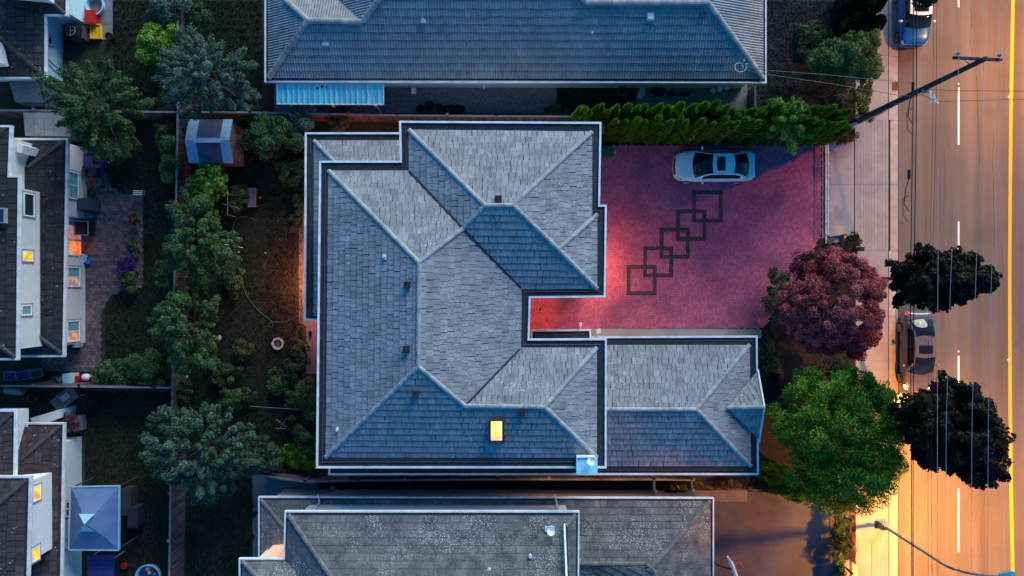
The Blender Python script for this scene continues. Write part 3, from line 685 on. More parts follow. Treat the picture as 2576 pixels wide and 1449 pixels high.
# wall lamps under the eaves: the warm glow on the drive, the entry, the back path and the narrow south side
def lamp_obj(x, y, z, power, col, label, group=None, r=.06):
    e = empty('wall_lamp', (x, y, z), label, 'wall lamp', group)
    d = MB(); d.lathe((0, 0, 0), [(.0, .1), (.06, .09), (.07, .0), (.05, -.06), (0, -.07)], 10); d.build('shade', M['black'], e, local=True)
    d = MB(); d.lathe((0, 0, -.16), [(.0, .04), (.045, .02), (.045, -.03), (0, -.05)], 10); d.build('bulb', glow('lamp_bulb', (1, .4, .1), (1, .5, .15), 6), e, local=True)
    l = bpy.data.lights.new('lamp_light', 'POINT'); l.energy = power; l.color = col; l.shadow_soft_size = .08
    lo = bpy.data.objects.new('lamp_light', l); COL.objects.link(lo); lo.parent = e; lo.location = (0, 0, -.26); return e
lamp_obj(xe+.22, 1.2, 2.0, 50, (1, .34, .09), 'wall lamp under the eave by the garage door, throwing orange light on the pavers')
lamp_obj(1.6, -1.2, 2.5, 20, (1, .24, .06), 'wall lamp at the back of the entry recess')
lamp_obj(-11.55, .3, 2.3, 85, (1, .28, .08), 'wall lamp at the back door over the western lawn')
lamp_obj(-9.0, 8.45, 2.5, 7, (1, .22, .08), 'wall lamp on the north side, reddening the fence below the awning')
for k, x in enumerate((1370, 1466, 1565, 1659)):
    w = P(x, 1199, 2.6); lamp_obj(w.x, w.y+.05, 2.55, 2.6, (1, .42, .06), ['westmost', 'second from west', 'third from west', 'eastmost'][k]+' of four amber soffit lamps along the southern gutter of the central house', 'amber soffit lamps over the narrow side yard')

# ------------------------------------------------------------------ northern house
H2 = empty('house', (0, 10, 0), 'long bungalow with blue grey ribbed tile roof above a light blue metal awning', 'house')
no = px([(666, -70), (665.5, 207), (1928, 209.5), (1928, -70)], 2.7)
gutter(H2, no, 2.7, total=.22, wm=.08, lip=False)
wall(H2, offset_poly(no, .5), 0, 2.5, M['stucco_b'])
r2 = Roof(H2, M['north_tile'], M['north_gap'], M['north_cap'], course=.405, widths=(.295,), th=.06, gap=.004, cg=.022, ribbed=True, tonevar=.06, piece='roof_tile')
n1 = Q(677, 196, 2.72); n2 = Q(1918, 198, 2.72); n3 = Q(1781, 8, 4.45); n4 = Q(1474, 8, 4.45); n5 = Q(1440, -40, 4.86); n6 = Q(982, -40, 4.86); n7 = Q(913, 56, 4.05); n8 = Q(775, 52, 4.05)
r2.face([n1, n2, n3, n4, n5, n6, n7, n8]); r2.face([n1, n8, Q(717, 0, 3.3), Q(676, -60, 2.72)])
r2.face([n8, n7, Q(905, 52, 4.0), Q(835, -14, 3.15), Q(704, -14, 3.15)]); r2.face([n7, n6, Q(820, -40, 2.95), Q(850, 0, 3.3)])
r2.face([n2, Q(1918, -60, 2.72), Q(1860, -60, 3.3), n3]); r2.face([n3, Q(1860, -60, 3.3), Q(1420, -60, 3.3), n4])
for a, b in ((n1, n8), (n8, n7), (n7, n6), (n8, Q(717, 0, 3.3)), (n4, n3), (n2, n3), (n4, n5)): r2.cap(a, b, r=.17, l=.36, lift=.075)
r2.done()
for x, y, z in ((820, 107, 3.5), (1636, 42, 4.2)):
    p = Q(x, y, z); v = MB(); v.box((p.x, p.y, z), (.36, .42, .2)); v.box((p.x, p.y, z+.11), (.3, .34, .03)); v.build('roof_vent', M['vent_l'], H2)
p = Q(1766, 38, 4.2); v = MB(); v.box((p.x, p.y, 4.2), (.3, .3, .2)); v.build('roof_vent', M['darkgrey'], H2)
p = Q(1065, 51, 4.15); v = MB(); v.box((p.x, p.y, 4.1), (.26, .24, .1)); v.tube([(p.x, p.y, 4.1), (p.x, p.y, 4.4)], .05, 8); v.build('plumbing_vent', M['vent_l'], H2)
p = Q(1490, 84, 4.0); v = MB(); v.tube([(p.x, p.y, 3.9), (p.x, p.y, 4.2)], .045, 8); v.build('plumbing_vent', M['vent_l'], H2)
ws = offset_poly(no, .5)[1][1]
w0 = P(1440, 215, 1.2); zz0 = 42-1761.06*ws/(CY-232); zz1 = 42-1761.06*ws/(CY-217)
opening(H2, 'y', ws, P(1447, 0, 1.5).x, P(1540, 0, 1.5).x, 1.0, 1.9, None, n=2, sgn=-1, frame=M['vent_l'])
# metal awning
aw = empty('awning', (0, 0, 0), 'light blue corrugated metal awning with rust spots below the bungalow gutter', 'awning'); OFF[aw.name] = Vector((0, 0, 0))
a0 = Q(697, 211, 2.5); a1 = Q(965, 212, 2.5); b0 = Q(697, 262, 2.3); b1 = Q(965, 263, 2.3)
M['awn'] = mat('faded_cyan_sheet', (.12, .62, .70), (.32, .82, .86), rough=.55, scale=2.2, stretch=(3, .5, 1), fine=.08)
M['rust'] = mat('rust_spot', (.03, .015, .015), (.08, .03, .02), rough=.9, scale=9)
nP = 20
for k in range(nP):
    u0, u1 = k/nP, (k+1)/nP; m_ = MB(); A0 = a0.lerp(a1, u0); A1 = a0.lerp(a1, u1); B0 = b0.lerp(b1, u0); B1 = b0.lerp(b1, u1)
    prof = [(0, .09), (.12, .09), (.2, 0), (.8, 0), (.88, .07), (.97, .07)]; vs = []
    for t, h in prof: vs.append(A0.lerp(A1, t)+Vector((0, 0, h))); vs.append(B0.lerp(B1, t)+Vector((0, 0, h)))
    m_.add(vs, [(2*i, 2*i+1, 2*i+3, 2*i+2) for i in range(len(prof)-1)], random.uniform(-.12, .12))
    m_.add([v-Vector((0, 0, .012)) for v in vs], [(2*i+2, 2*i+3, 2*i+1, 2*i) for i in range(len(prof)-1)], 0)
    sh = m_.build('sheet', M['awn'], aw)
    if random.random() < .45:
        rs = MB()
        for q in range(random.choice((1, 2))):
            c_ = A0.lerp(B0, random.choice((.1, .2, .85, .9, random.random())))+Vector((random.uniform(.12, .4), 0, .004)); rs.lathe((c_.x, c_.y, c_.z), [(.0, .006), (random.uniform(.03, .07), .004), (.075, .0)], 9, sy=random.uniform(.8, 1.8))
        rs.build('rust_spot', M['rust'], sh)
fr = MB()
for p, q in ((a0, b0), (b0, b1), (b1, a1)): fr.bar(p+Vector((0, 0, .02)), q+Vector((0, 0, .02)), .05, .09)
fr.build('frame', M['fascia'], aw)
for x in (725, 832, 940):
    p = Q(x, 261, 2.3); m_ = MB(); m_.box((p.x, p.y+.05, 1.13), (.09, .09, 2.26)); m_.build('post', M['fascia_old'], aw)

# ------------------------------------------------------------------ southern house
H3 = empty('house', (0, -16, 0), 'dark mossy house with white speckled shingles at the bottom edge, south of the central house', 'house')
lo = px([(650, 1249), (1796, 1251.5), (1796, 1560), (650, 1560)], 3.0)
gutter(H3, lo, 3.0, total=.2, wm=.075, mat_=M['fascia'], lip=False)
wall(H3, offset_poly(lo, .45), 0, 2.83, M['stucco'])
hi = px([(716, 1285), (1458, 1285.5), (1456, 1600), (601, 1600), (601, 1404.5), (713, 1404.5)], 5.8)
gutter(H3, hi, 5.8, total=.2, wm=.08, lip=False)
hw = offset_poly(hi, .52); wall(H3, hw, 2.9, 5.63, M['stucco_w'], 'upper_wall')
r3 = Roof(H3, M['mossy'], M['shake_gap'], M['mossy_cap'], course=.37, widths=(.28, .34, .4), th=.06, gap=.008, cg=.022, tonevar=.06)
s1 = Q(657, 1258, 3); s2 = Q(1786, 1260, 3); yr = Q(0, 1418, 4.35).y; xr = Q(1640, 0, 4.35).x; xl = s1.x+3.4
# main body of the lower roof: north slope, south slope behind its ridge, and both hips
s3 = Q(1640, 1428, 4.38)
r3.face([s1, s2, s3, (Q(1460, 0, 4.35).x, yr, 4.35), (xl, yr, 4.35)])
r3.face([s2, Q(1786, 1560, 3), Q(1662, 1560, 4.2), s3]); r3.face([(Q(1440, 0, 4.35).x, yr, 4.35), s3, Q(1662, 1560, 4.2), Q(1440, 1560, 3.2)])
r3.face([s1, (xl, yr, 4.35), (xl, -22, 4.35), (s1.x, -22, 3)])
for a, b in ((s2, s3), (s1, (xl, yr, 4.35)), ((Q(1458, 0, 4.35).x, yr, 4.35), Q(1622, 1418, 4.36))): r3.cap(a, b, r=.12)
r3.cap(Q(1622, 1415, 4.36), Q(1648, 1440, 4.4), r=.13); r3.cap(s3, Q(1664, 1500, 4.4), r=.13)
u1 = Q(726, 1296, 5.8); u2 = Q(1448, 1296, 5.8); u3 = Q(1424, 1322, 6.15); u4 = Q(1424, 1520, 7.75); u5 = Q(866, 1500, 7.7)
r3.face([u1, u2, u3, u4, u5]); r3.face([u2, Q(1448, 1540, 5.8), Q(1427, 1540, 6.1), Q(1427, 1322, 6.1)])
w1 = Q(742, 1438, 6.1); w0_ = Q(722, 1412, 5.8)
r3.face([u1, u5, Q(800, 1500, 6.9), w0_]); r3.face([Q(611, 1413, 5.8), w0_, Q(800, 1500, 6.9), Q(690, 1500, 6.9)]); r3.face([Q(611, 1413, 5.8), Q(690, 1500, 6.9), Q(611, 1540, 5.8)])
for a, b in ((u1, u5), (u2, u3), (Q(611, 1413, 5.8), Q(690, 1500, 6.9))): r3.cap(a, b, r=.13)
r3.done()
m_ = MB(); m_.bar(Q(1420, 1318, 6.35), Q(1427, 1500, 7.95), .09, .16); m_.build('barge_board', M['fascia'], H3)
m_ = MB(); p, q = Q(1424, 1322, 6.1), Q(1427, 1500, 6.1); m_.add([(p.x+.04, p.y, 6.0), (q.x+.04, q.y, 6.0), (q.x+.04, q.y, 7.7), (p.x+.04, p.y, 6.2)], [(0, 1, 2, 3)]); m_.build('gable_wall', M['stucco_b'], H3)
for x in (782, 1408):
    m_ = MB(); p = Q(x-3, 1271, 5.0); m_.tube([(p.x, hw[0][1]+.1, 5.4), (p.x+.02, hw[0][1]+.12, 3.2), (p.x-.1, hw[0][1]+.55, 3.05)], .04, 6); m_.build('downpipe', M['fascia'], H3)
# peach wall between the roofs, the light on it put in as emission
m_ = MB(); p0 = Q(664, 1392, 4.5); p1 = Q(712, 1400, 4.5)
yw = hw[4][1]; m_.prism([(p0.x, yw+.0), (p1.x, yw+.0), (p1.x, yw+.5), (p0.x+.1, yw+.3)], 2.95, 5.6); m_.build('bay_wall', mat('glowing_peach_stucco', (.62, .36, .27), (.7, .42, .32), rough=.9, emit=(1, .45, .28), estr=.12), H3)
m_ = MB(); p = Q(1383, 1330, 6.3); m_.box((p.x, p.y, 6.32), (.5, .28, .05)); m_.build('mount_plate', M['vent_l'], H3)
dish(1386, 1343, 6.7, 'small round satellite dish on a square plate on the mossy southern roof', .2)
for x, y, z in ((1231, 1432, 7.05), (1334, 1399, 6.85)):
    p = Q(x, y, z); v = MB(); v.tube([(p.x, p.y, z-.2), (p.x, p.y, z+.1)], .09, 10); v.build('plumbing_vent', M['vent_l'], H3)

# ------------------------------------------------------------------ western houses
def west_window(h, xw, x0, y0, x1, y1, lit, n=1, rows=False):
    za = 42-1761.06*xw/(x0-CX); zb = 42-1761.06*xw/(x1-CX); zm = (za+zb)/2
    ya = (CY-y0)*K(zm); yb = (CY-y1)*K(zm)
    return opening(h, 'x', xw, yb, ya, zb, za, lit, n=n)
M['win_orange'] = glow('orange_lit_window', (.9, .13, .02), (1.0, .30, .06), .8, 3)
M['win_amber'] = glow('amber_lit_window', (1.0, .22, .0), (1.0, .55, .02), 1.3, 3)
M['win_peach'] = glow('curtained_lit_window', (.35, .24, .26), (.95, .45, .3), .6, 2.5)
M['win_pink'] = glow('pink_curtain_window', (.55, .17, .17), (.75, .32, .26), .5, 3)
W1 = empty('house', (-28, 14, 0), 'dark roofed house with pale blue walls in the upper left corner', 'house')
p_lo = px([(-80, -60), (170, -60), (170, 40), (116, 40), (116, 198), (-80, 198)], 2.8)
gutter(W1, p_lo, 2.8, total=.2, wm=.09, lip=False)
wl = offset_poly(p_lo, .5); 
wpoly = [(-32, 18.5), (-25.5, 18.5), (-25.5, P(0, 62, 0).y), (-26.95, P(0, 62, 0).y), (-26.95, P(0, 205, 0).y), (-32, P(0, 205, 0).y)]
wall(W1, wpoly, 0, 2.63, mat('sky_blue_stucco', (.55, .78, .88), (.62, .84, .92), rough=.9, scale=1.5))
r4 = Roof(W1, M['brown_tile'], M['membrane'], M['brown_cap'], course=.42, widths=(.3, .36), th=.03, tonevar=.15)
e1 = Q(108, 190, 2.82); e2 = Q(108, 46, 2.82); 
r4.face([e1, (e2.x, e2.y+.9, 2.82), (e2.x-3.2, e2.y+.9, 4.1), (e1.x-3.2, e1.y+3.2, 4.1)]); r4.face([e1, (e1.x-3.2, e1.y+3.2, 4.1), (-35, e1.y+3.2, 4.1), (-35, e1.y, 2.82)])
e3 = Q(162, 34, 2.82); r4.face([e3, (e3.x, 19, 2.82), (e3.x-3.0, 19, 4.0), (e3.x-3.0, e3.y+3, 4.0)]); r4.face([e3, (e3.x-3, e3.y+3, 4.0), (-29, e3.y+3, 4.0), (-29, e3.y, 2.82)])
r4.cap(e1, (e1.x-3.2, e1.y+3.2, 4.1), r=.13); r4.cap(e3, (e3.x-3.0, e3.y+3.0, 4.0), r=.13)
r4.done()
wall(W1, [P2(2, 106, 3.6), P2(-60, 103, 3.6), P2(-60, 169, 3.6), P2(22, 167, 3.4)], 3.4, 6.0, M['stucco_w'], 'upper_wall')
wall(W1, [P2(18, -60, 3.5), P2(130, -60, 3.5), P2(137, 9, 3.5), P2(28, -2, 3.5)], 3.5, 5.0, M['stucco_w'], 'upper_wall')
west_window(W1, -26.95, 119, 91, 131, 113, M['glass'])
m_ = MB(); m_.tube([(-26.85, P(0, 152, 1).y, 1.9), (-26.8, P(0, 167, 1).y, .8), (-26.7, P(0, 178, 0).y, .1)], .05, 6); m_.build('downpipe', M['metal'], W1)

W2 = empty('house', (-28, 2, 0), 'pale stucco house with black roof and brown paver patio, middle of the left edge', 'house')
lo2 = px([(34, 347), (172, 347.5), (163, 898), (-80, 900), (-80, 347)], 2.85)
gutter(W2, lo2, 2.85, total=.24, wm=.12, mat_=M['fascia_old'], lip=False)
xa, xb, xc = -25.45, -25.85, -25.57
ya0, ya1, yb1, yc1 = P(0, 376).y, P(0, 551).y, P(0, 650).y, P(0, 862).y
wall(W2, [(-34, ya0), (xa, ya0), (xa, ya1), (xb, ya1), (xb, yb1), (xc, yb1), (xc, yc1), (-34, yc1)], 0, 2.66, M['stucco'])
up2 = px([(-80, 315), (30, 315), (25, 441), (51, 441), (46, 906), (-80, 906)], 5.6)
gutter(W2, up2, 5.6, total=.22, wm=.11, mat_=M['fascia_old'], lip=False)
yj = P(0, 482, 3.5).y; yt = P(0, 352, 4).y; ye = P(0, 872, 3.5).y
wall(W2, [(-34, yt), (-26.75, yt), (-26.75, yj), (-26.1, yj), (-26.1, ye), (-34, ye)], 2.6, 5.43, M['stucco'], 'upper_wall')
wall(W2, [P2(36, 356, 4.6), P2(84, 372, 3.6), P2(80, 392, 3.6), P2(36, 380, 4.6)], 3.0, 4.4, M['stucco_w'], 'parapet')
r5 = Roof(W2, M['black_tile'], M['membrane'], M['brown_cap'], course=.42, widths=(.36, .42), th=.035, tonevar=.15)
f0 = Q(160, 356, 2.87); f1 = Q(154, 889, 2.87)
r5.face([f0, (f0.x-2.6, f0.y-2.6, 3.95), (f1.x-2.6, f1.y+2.6, 3.95), f1]); r5.face([f0, (-34, f0.y, 2.87), (-34, f0.y-2.6, 3.95), (f0.x-2.6, f0.y-2.6, 3.95)]); r5.face([f1, (f1.x-2.6, f1.y+2.6, 3.95), (-34, f1.y+2.6, 3.95), (-34, f1.y, 2.87)])
r5.cap(f0, (f0.x-1.6, f0.y-1.6, 3.53), r=.12); r5.cap(f1, (f1.x-1.6, f1.y+1.6, 3.53), r=.12)
k0 = Q(20, 323, 5.62); k1 = Q(16, 448, 5.62); k2 = Q(41, 450, 5.62); k3 = Q(37, 898, 5.62)
r5.face([k2, k3, (k3.x-2.5, k3.y+2.5, 6.7), (k2.x-2.5, k2.y+.2, 6.7)]); r5.face([k0, k1, (k1.x-2, k1.y-1.2, 6.45), (k0.x-2, k0.y-2, 6.45)]); r5.face([k3, (-34, k3.y, 5.62), (-34, k3.y+2.5, 6.7), (k3.x-2.5, k3.y+2.5, 6.7)]); r5.face([k0, (k0.x-2, k0.y-2, 6.45), (-34, k0.y-2, 6.45), (-34, k0.y, 5.62)])
r5.cap(k3, (k3.x-2.5, k3.y+2.5, 6.7), r=.12); r5.done()
west_window(W2, -26.1, 58, 486, 86, 545, M['glass']); west_window(W2, -26.1, 55, 631, 82, 658, M['win_amber']); west_window(W2, -26.1, 52, 767, 79, 794, M['blind'])
west_window(W2, xa, 171, 432, 197, 501, [M['blind'], M['blind']], n=2); west_window(W2, xb, 169, 566, 204, 643, [M['win_orange'], M['win_pink']], n=2)
west_window(W2, xc, 168, 671, 201, 722, [M['win_peach'], M['blind']], n=2); west_window(W2, xc, 167, 806, 200, 860, [M['win_peach'], M['blind']], n=2)
m_ = MB(); p = Q(2, 542, 6.2); m_.box((p.x, p.y, 6.1), (.42, .78, .22)); rb_ = m_.build('skylight', M['metal'], W2); m_ = MB(); m_.box((p.x, p.y, 6.22), (.3, .64, .02)); m_.build('pane', M['glass'], rb_)
m_ = MB(); p = Q(215, 866, .8); m_.box((P(195, 868, .8).x, P(0, 868, .8).y, .8), (.35, .25, .5)); m_.build('meter_box', M['metal'], W2)

W3 = empty('house', (-28, -14, 0), 'dark roofed house with amber lit windows in the lower left corner', 'house')
lo3 = px([(66, 1063), (163, 1063), (155, 1540), (-80, 1540), (-80, 1180), (66, 1180)], 2.9)
gutter(W3, lo3, 2.9, total=.22, wm=.1, mat_=M['fascia_old'], lip=False)
xw3 = (206-CX)/PM
wall(W3, [(-34, -8.55), (-27.0, -8.55), (-27.0, -8.9), (xw3, -8.9), (xw3, -20), (-34, -20)], 0, 2.73, M['stucco_b'])
hi3 = px([(-80, 1197), (79, 1197), (70, 1560), (-80, 1560)], 5.6); gutter(W3, hi3, 5.6, total=.24, wm=.11, mat_=M['fascia_old'], lip=False)
mi3 = px([(-80, 1030), (42, 1030), (38, 1300), (-80, 1300)], 4.6); gutter(W3, mi3, 4.6, total=.24, wm=.12, mat_=M['fascia'], lip=False)
xu = -25.6
wall(W3, [(-34, P(0, 1206, 4.5).y), (xu, P(0, 1206, 4.5).y), (xu, P(0, 1395, 3.9).y), (-34, P(0, 1395, 3.9).y)], 2.8, 5.43, M['stucco_w'], 'upper_wall')
wall(W3, [(-34, P(0, 1041, 3.8).y+.1), (-27.2, P(0, 1041, 3.8).y+.1), (-27.2, -11), (-34, -11)], 2.6, 4.43, M['stucco_w'], 'upper_wall')
wall(W3, px([(76, 1052), (150, 1030), (150, 1052), (84, 1075)], 1.5), 0, 1.5, M['stucco_b'], 'parapet')
r6 = Roof(W3, M['brown_tile'], M['membrane'], M['brown_cap'], course=.40, widths=(.3, .36), th=.03, tonevar=.15)
h0 = Q(150, 1073, 2.92); h1 = Q(143, 1500, 2.92); r6.face([h0, h1, (h1.x-2.4, h1.y, 3.9), (h0.x-2.4, h0.y-2.4, 3.9)]); r6.face([h0, (h0.x-2.4, h0.y-2.4, 3.9), (-34, h0.y-2.4, 3.9), (-34, h0.y, 2.92)])
r6.cap(h0, (h0.x-2.0, h0.y-2.0, 3.74), r=.12)
h0 = Q(66, 1208, 5.62); h1 = Q(58, 1500, 5.62); r6.face([h0, h1, (h1.x-2.4, h1.y, 6.6), (h0.x-2.4, h0.y-2.4, 6.6)]); r6.face([h0, (h0.x-2.4, h0.y-2.4, 6.6), (-34, h0.y-2.4, 6.6), (-34, h0.y, 5.62)]); r6.cap(h0, (h0.x-2.4, h0.y-2.4, 6.6), r=.13)
h0 = Q(31, 1040, 4.62); r6.face([h0, (h0.x, h0.y-5, 4.62), (h0.x-2.4, h0.y-5, 5.6), (h0.x-2.4, h0.y-2.4, 5.6)]); r6.face([h0, (h0.x-2.4, h0.y-2.4, 5.6), (-34, h0.y-2.4, 5.6), (-34, h0.y, 4.62)]); r6.cap(h0, (h0.x-2.4, h0.y-2.4, 5.6), r=.13)
r6.done()
west_window(W3, xu, 82, 1221, 102, 1260, M['win_amber']); west_window(W3, xu, 78, 1376, 99, 1412, M['win_amber'])
for a, b in ((1260, 1300), (1358, 1378)): west_window(W3, xw3, 164, a, 176, b, [M['glass'], M['glass']], n=2)
# ------------------------------------------------------------------ fences
_bd = {}
def fence(name, label, pts, h=1.8, bw=.15, sp=.165, mat_=None, cap=True, post_step=2.4, cat='fence', side=1):
    mat_ = mat_ or M['wood']; w = [P(x, y, h) for x, y in pts]; w = [Vector((p.x, p.y, 0)) for p in w]
    e = empty(name, w[0], label, cat); n = 0
    key = (bw, h, mat_.name)
    if key not in _bd:
        _bd[key] = []
        for t in (-.25, -.1, .08, .25):
            m_ = MB(); m_.box((0, 0, h/2-.05), (bw, .022, h-.1), tone=t); q = m_.build('board', mat_); _bd[key].append(q.data); bpy.data.objects.remove(q)
    for a, b in zip(w, w[1:]):
        d = (b-a); L = d.length; d.normalize(); ang = math.atan2(d.y, d.x); k = int(L/sp); nrm = Vector((-d.y, d.x, 0))
        for i in range(k):
            if n >= 298: break
            p = a+d*((i+.5)*L/k); lean = random.uniform(-.012, .012)
            if visible((p.x, p.y, 1)):
                link_mesh('board', random.choice(_bd[key]), Matrix.Translation((p.x, p.y, random.uniform(-.03, .02))) @ Matrix.Rotation(ang+lean, 4, 'Z'), e); n += 1
        m_ = MB()
        m_.bar(a+nrm*.03*side+Vector((0, 0, .4)), b+nrm*.03*side+Vector((0, 0, .4)), .04, .09); m_.build('rail', mat_, e)
        m_ = MB(); m_.bar(a+nrm*.03*side+Vector((0, 0, h-.3)), b+nrm*.03*side+Vector((0, 0, h-.3)), .04, .09); m_.build('rail', mat_, e)
        if cap:
            m_ = MB(); m_.bar(a+Vector((0, 0, h)), b+Vector((0, 0, h)), .11, .035); m_.build('top_rail', M['wood_top'], e)
        j = max(1, int(L/post_step))
        for i in range(j+1):
            p = a+d*(L*i/j)+nrm*.07*side
            if visible((p.x, p.y, 1)):
                m_ = MB(); m_.box((p.x, p.y, h/2+.02), (.1, .1, h+.04), ang); m_.box((p.x, p.y, h+.06), (.14, .14, .03), ang, .3); m_.build('post', M['wood_top'] if i % 2 else mat_, e)
    return e
fence('fence', 'long weathered board fence running top to bottom between the western yards and the central lawn', [(447, -30), (447, 277), (444, 450), (438, 735), (433, 1000), (425, 1480)], side=-1, bw=.14, sp=.165)
fence('fence', 'board fence crossing the upper left yards, behind the feathery tree', [(-30, 277), (200, 279), (444, 282)])
fence('fence', 'board fence along the bungalow gravel path, north of the central house', [(450, 281), (630, 283), (1000, 290), (1250, 292), (1440, 293)], mat_=M['wood_r'])
fence('fence', 'board fence below the brown patio on the left, ending at the long fence', [(-30, 971), (200, 972), (390, 975), (431, 976)])
fence('fence', 'narrow side yard fence between the central house and the southern house', [(650, 1195), (768, 1212), (900, 1209), (1250, 1206), (1645, 1206), (1745, 1208)])
fence('side_gate', 'small dark wooden side gate across the southern path', [(1646, 1207), (1647, 1236)], h=1.7, cat='gate', post_step=1.2)
fence('side_gate', 'short pale wooden gate near the dry grass verge, east end of the side path', [(1741, 1207), (1741, 1232)], h=1.6, cat='gate', post_step=1.2)
# trellis posts behind the fence
for (x, y, x2, y2, z) in ((660, 1235, 712, 1200, 1.2),):
    pass

# ------------------------------------------------------------------ vegetation
LM = {}
LM['green'] = leafmat('mid_green_leaf', (.016, .038, .014), (.12, .23, .08))
LM['sage'] = leafmat('sage_green_leaf', (.022, .044, .03), (.15, .235, .165))
LM['dark'] = leafmat('dark_feathery_leaf', (.014, .034, .013), (.11, .20, .07))
LM['bright'] = leafmat('bright_green_leaf', (.03, .08, .010), (.20, .42, .05))
LM['blue'] = leafmat('blue_green_leaf', (.016, .038, .024), (.12, .21, .13))
LM['olive'] = leafmat('olive_green_leaf', (.03, .045, .014), (.13, .18, .05))
LM['cedar'] = leafmat('cedar_frond', (.03, .085, .008), (.21, .42, .03), trans=.15)
LM['cedar_d'] = leafmat('dark_cedar_frond', (.006, .014, .004), (.03, .055, .012), trans=.1)
LM['crimson'] = leafmat('crimson_leaf', (.10, .02, .028), (.64, .17, .17))
LM['plum'] = leafmat('dull_plum_leaf', (.04, .016, .02), (.18, .08, .09))
LM['lush'] = leafmat('lush_green_leaf', (.016, .05, .006), (.17, .37, .03))
LM['black'] = leafmat('very_dark_leaf', (.005, .005, .003), (.030, .024, .012), trans=.1)
LM['dry'] = leafmat('dry_brown_leaf', (.05, .035, .02), (.16, .11, .06))
LM['green2'] = leafmat('light_olive_leaf', (.03, .06, .016), (.19, .31, .09))
LM['violet'] = leafmat('violet_flower', (.04, .015, .09), (.14, .05, .25))
LM['orange'] = leafmat('orange_flower_leaf', (.05, .05, .01), (.35, .14, .03))
def quads(name, c, ax, bx, tone, mat_, parent, stuff=False, fold=None):
    n = len(c); o_ = np.array(off(parent)) if parent is not None else np.zeros(3)
    v = np.empty((n, 4, 3)); c = c-o_
    v[:, 0] = c-ax; v[:, 1] = c-bx; v[:, 2] = c+ax; v[:, 3] = c+bx
    if fold is not None: v[:, 1] += fold; v[:, 3] += fold
    me = bpy.data.meshes.new(name); me.vertices.add(4*n); me.vertices.foreach_set('co', v.ravel())
    me.loops.add(4*n); me.loops.foreach_set('vertex_index', np.arange(4*n, dtype=np.int32))
    me.polygons.add(n); me.polygons.foreach_set('loop_start', np.arange(0, 4*n, 4, dtype=np.int32)); me.polygons.foreach_set('loop_total', np.full(n, 4, dtype=np.int32))
    at = me.attributes.new('tone', 'FLOAT', 'FACE'); at.data.foreach_set('value', np.clip(tone, 0, 1).astype(np.float32))
    me.update(); me.materials.append(mat_); o = bpy.data.objects.new(name, me); COL.objects.link(o)
    if parent is not None: o.parent = parent; OFF[o.name] = off(parent)
    return o
def unit(a): return a/np.maximum(np.linalg.norm(a, axis=-1, keepdims=True), 1e-9)
def leaf_cloud(C, Rr, per, size, base_tone, axis=None, el=1.0, flat=.75, up=.8, asp=.5, rng=None):
    """leaves on lumpy clumps"""
    m = len(C); ci = np.repeat(np.arange(m), per); n = len(ci)
    d = unit(rng.normal(size=(n, 3))); d[:, 2] = np.abs(d[:, 2])*np.where(rng.random(n) < .78, 1, -1)
    rad = Rr[ci]*(rng.random(n)**.28)
    pos = d*rad[:, None]; pos[:, 2] *= flat
    if axis is not None and el != 1.0:
        A_ = axis[ci]; k = (pos*A_).sum(1, keepdims=True); pos = pos*(1-.35*(el > 1.2))+A_*k*(el-1)
    c = C[ci]+pos
    nr = unit(d*.7+np.array([0, 0, up])+rng.normal(size=(n, 3))*.55)
    t = unit(np.cross(nr, rng.normal(size=(n, 3))))
    if axis is not None: t = unit(t*.6+axis[ci]*.8); t = unit(t-nr*(t*nr).sum(1, keepdims=True))
    b = np.cross(nr, t); s = size*(.6+.8*rng.random(n))
    tone = base_tone[ci]+rng.normal(size=n)*.27
    return c, t*(s/2)[:, None], b*(s*asp/2)[:, None], tone
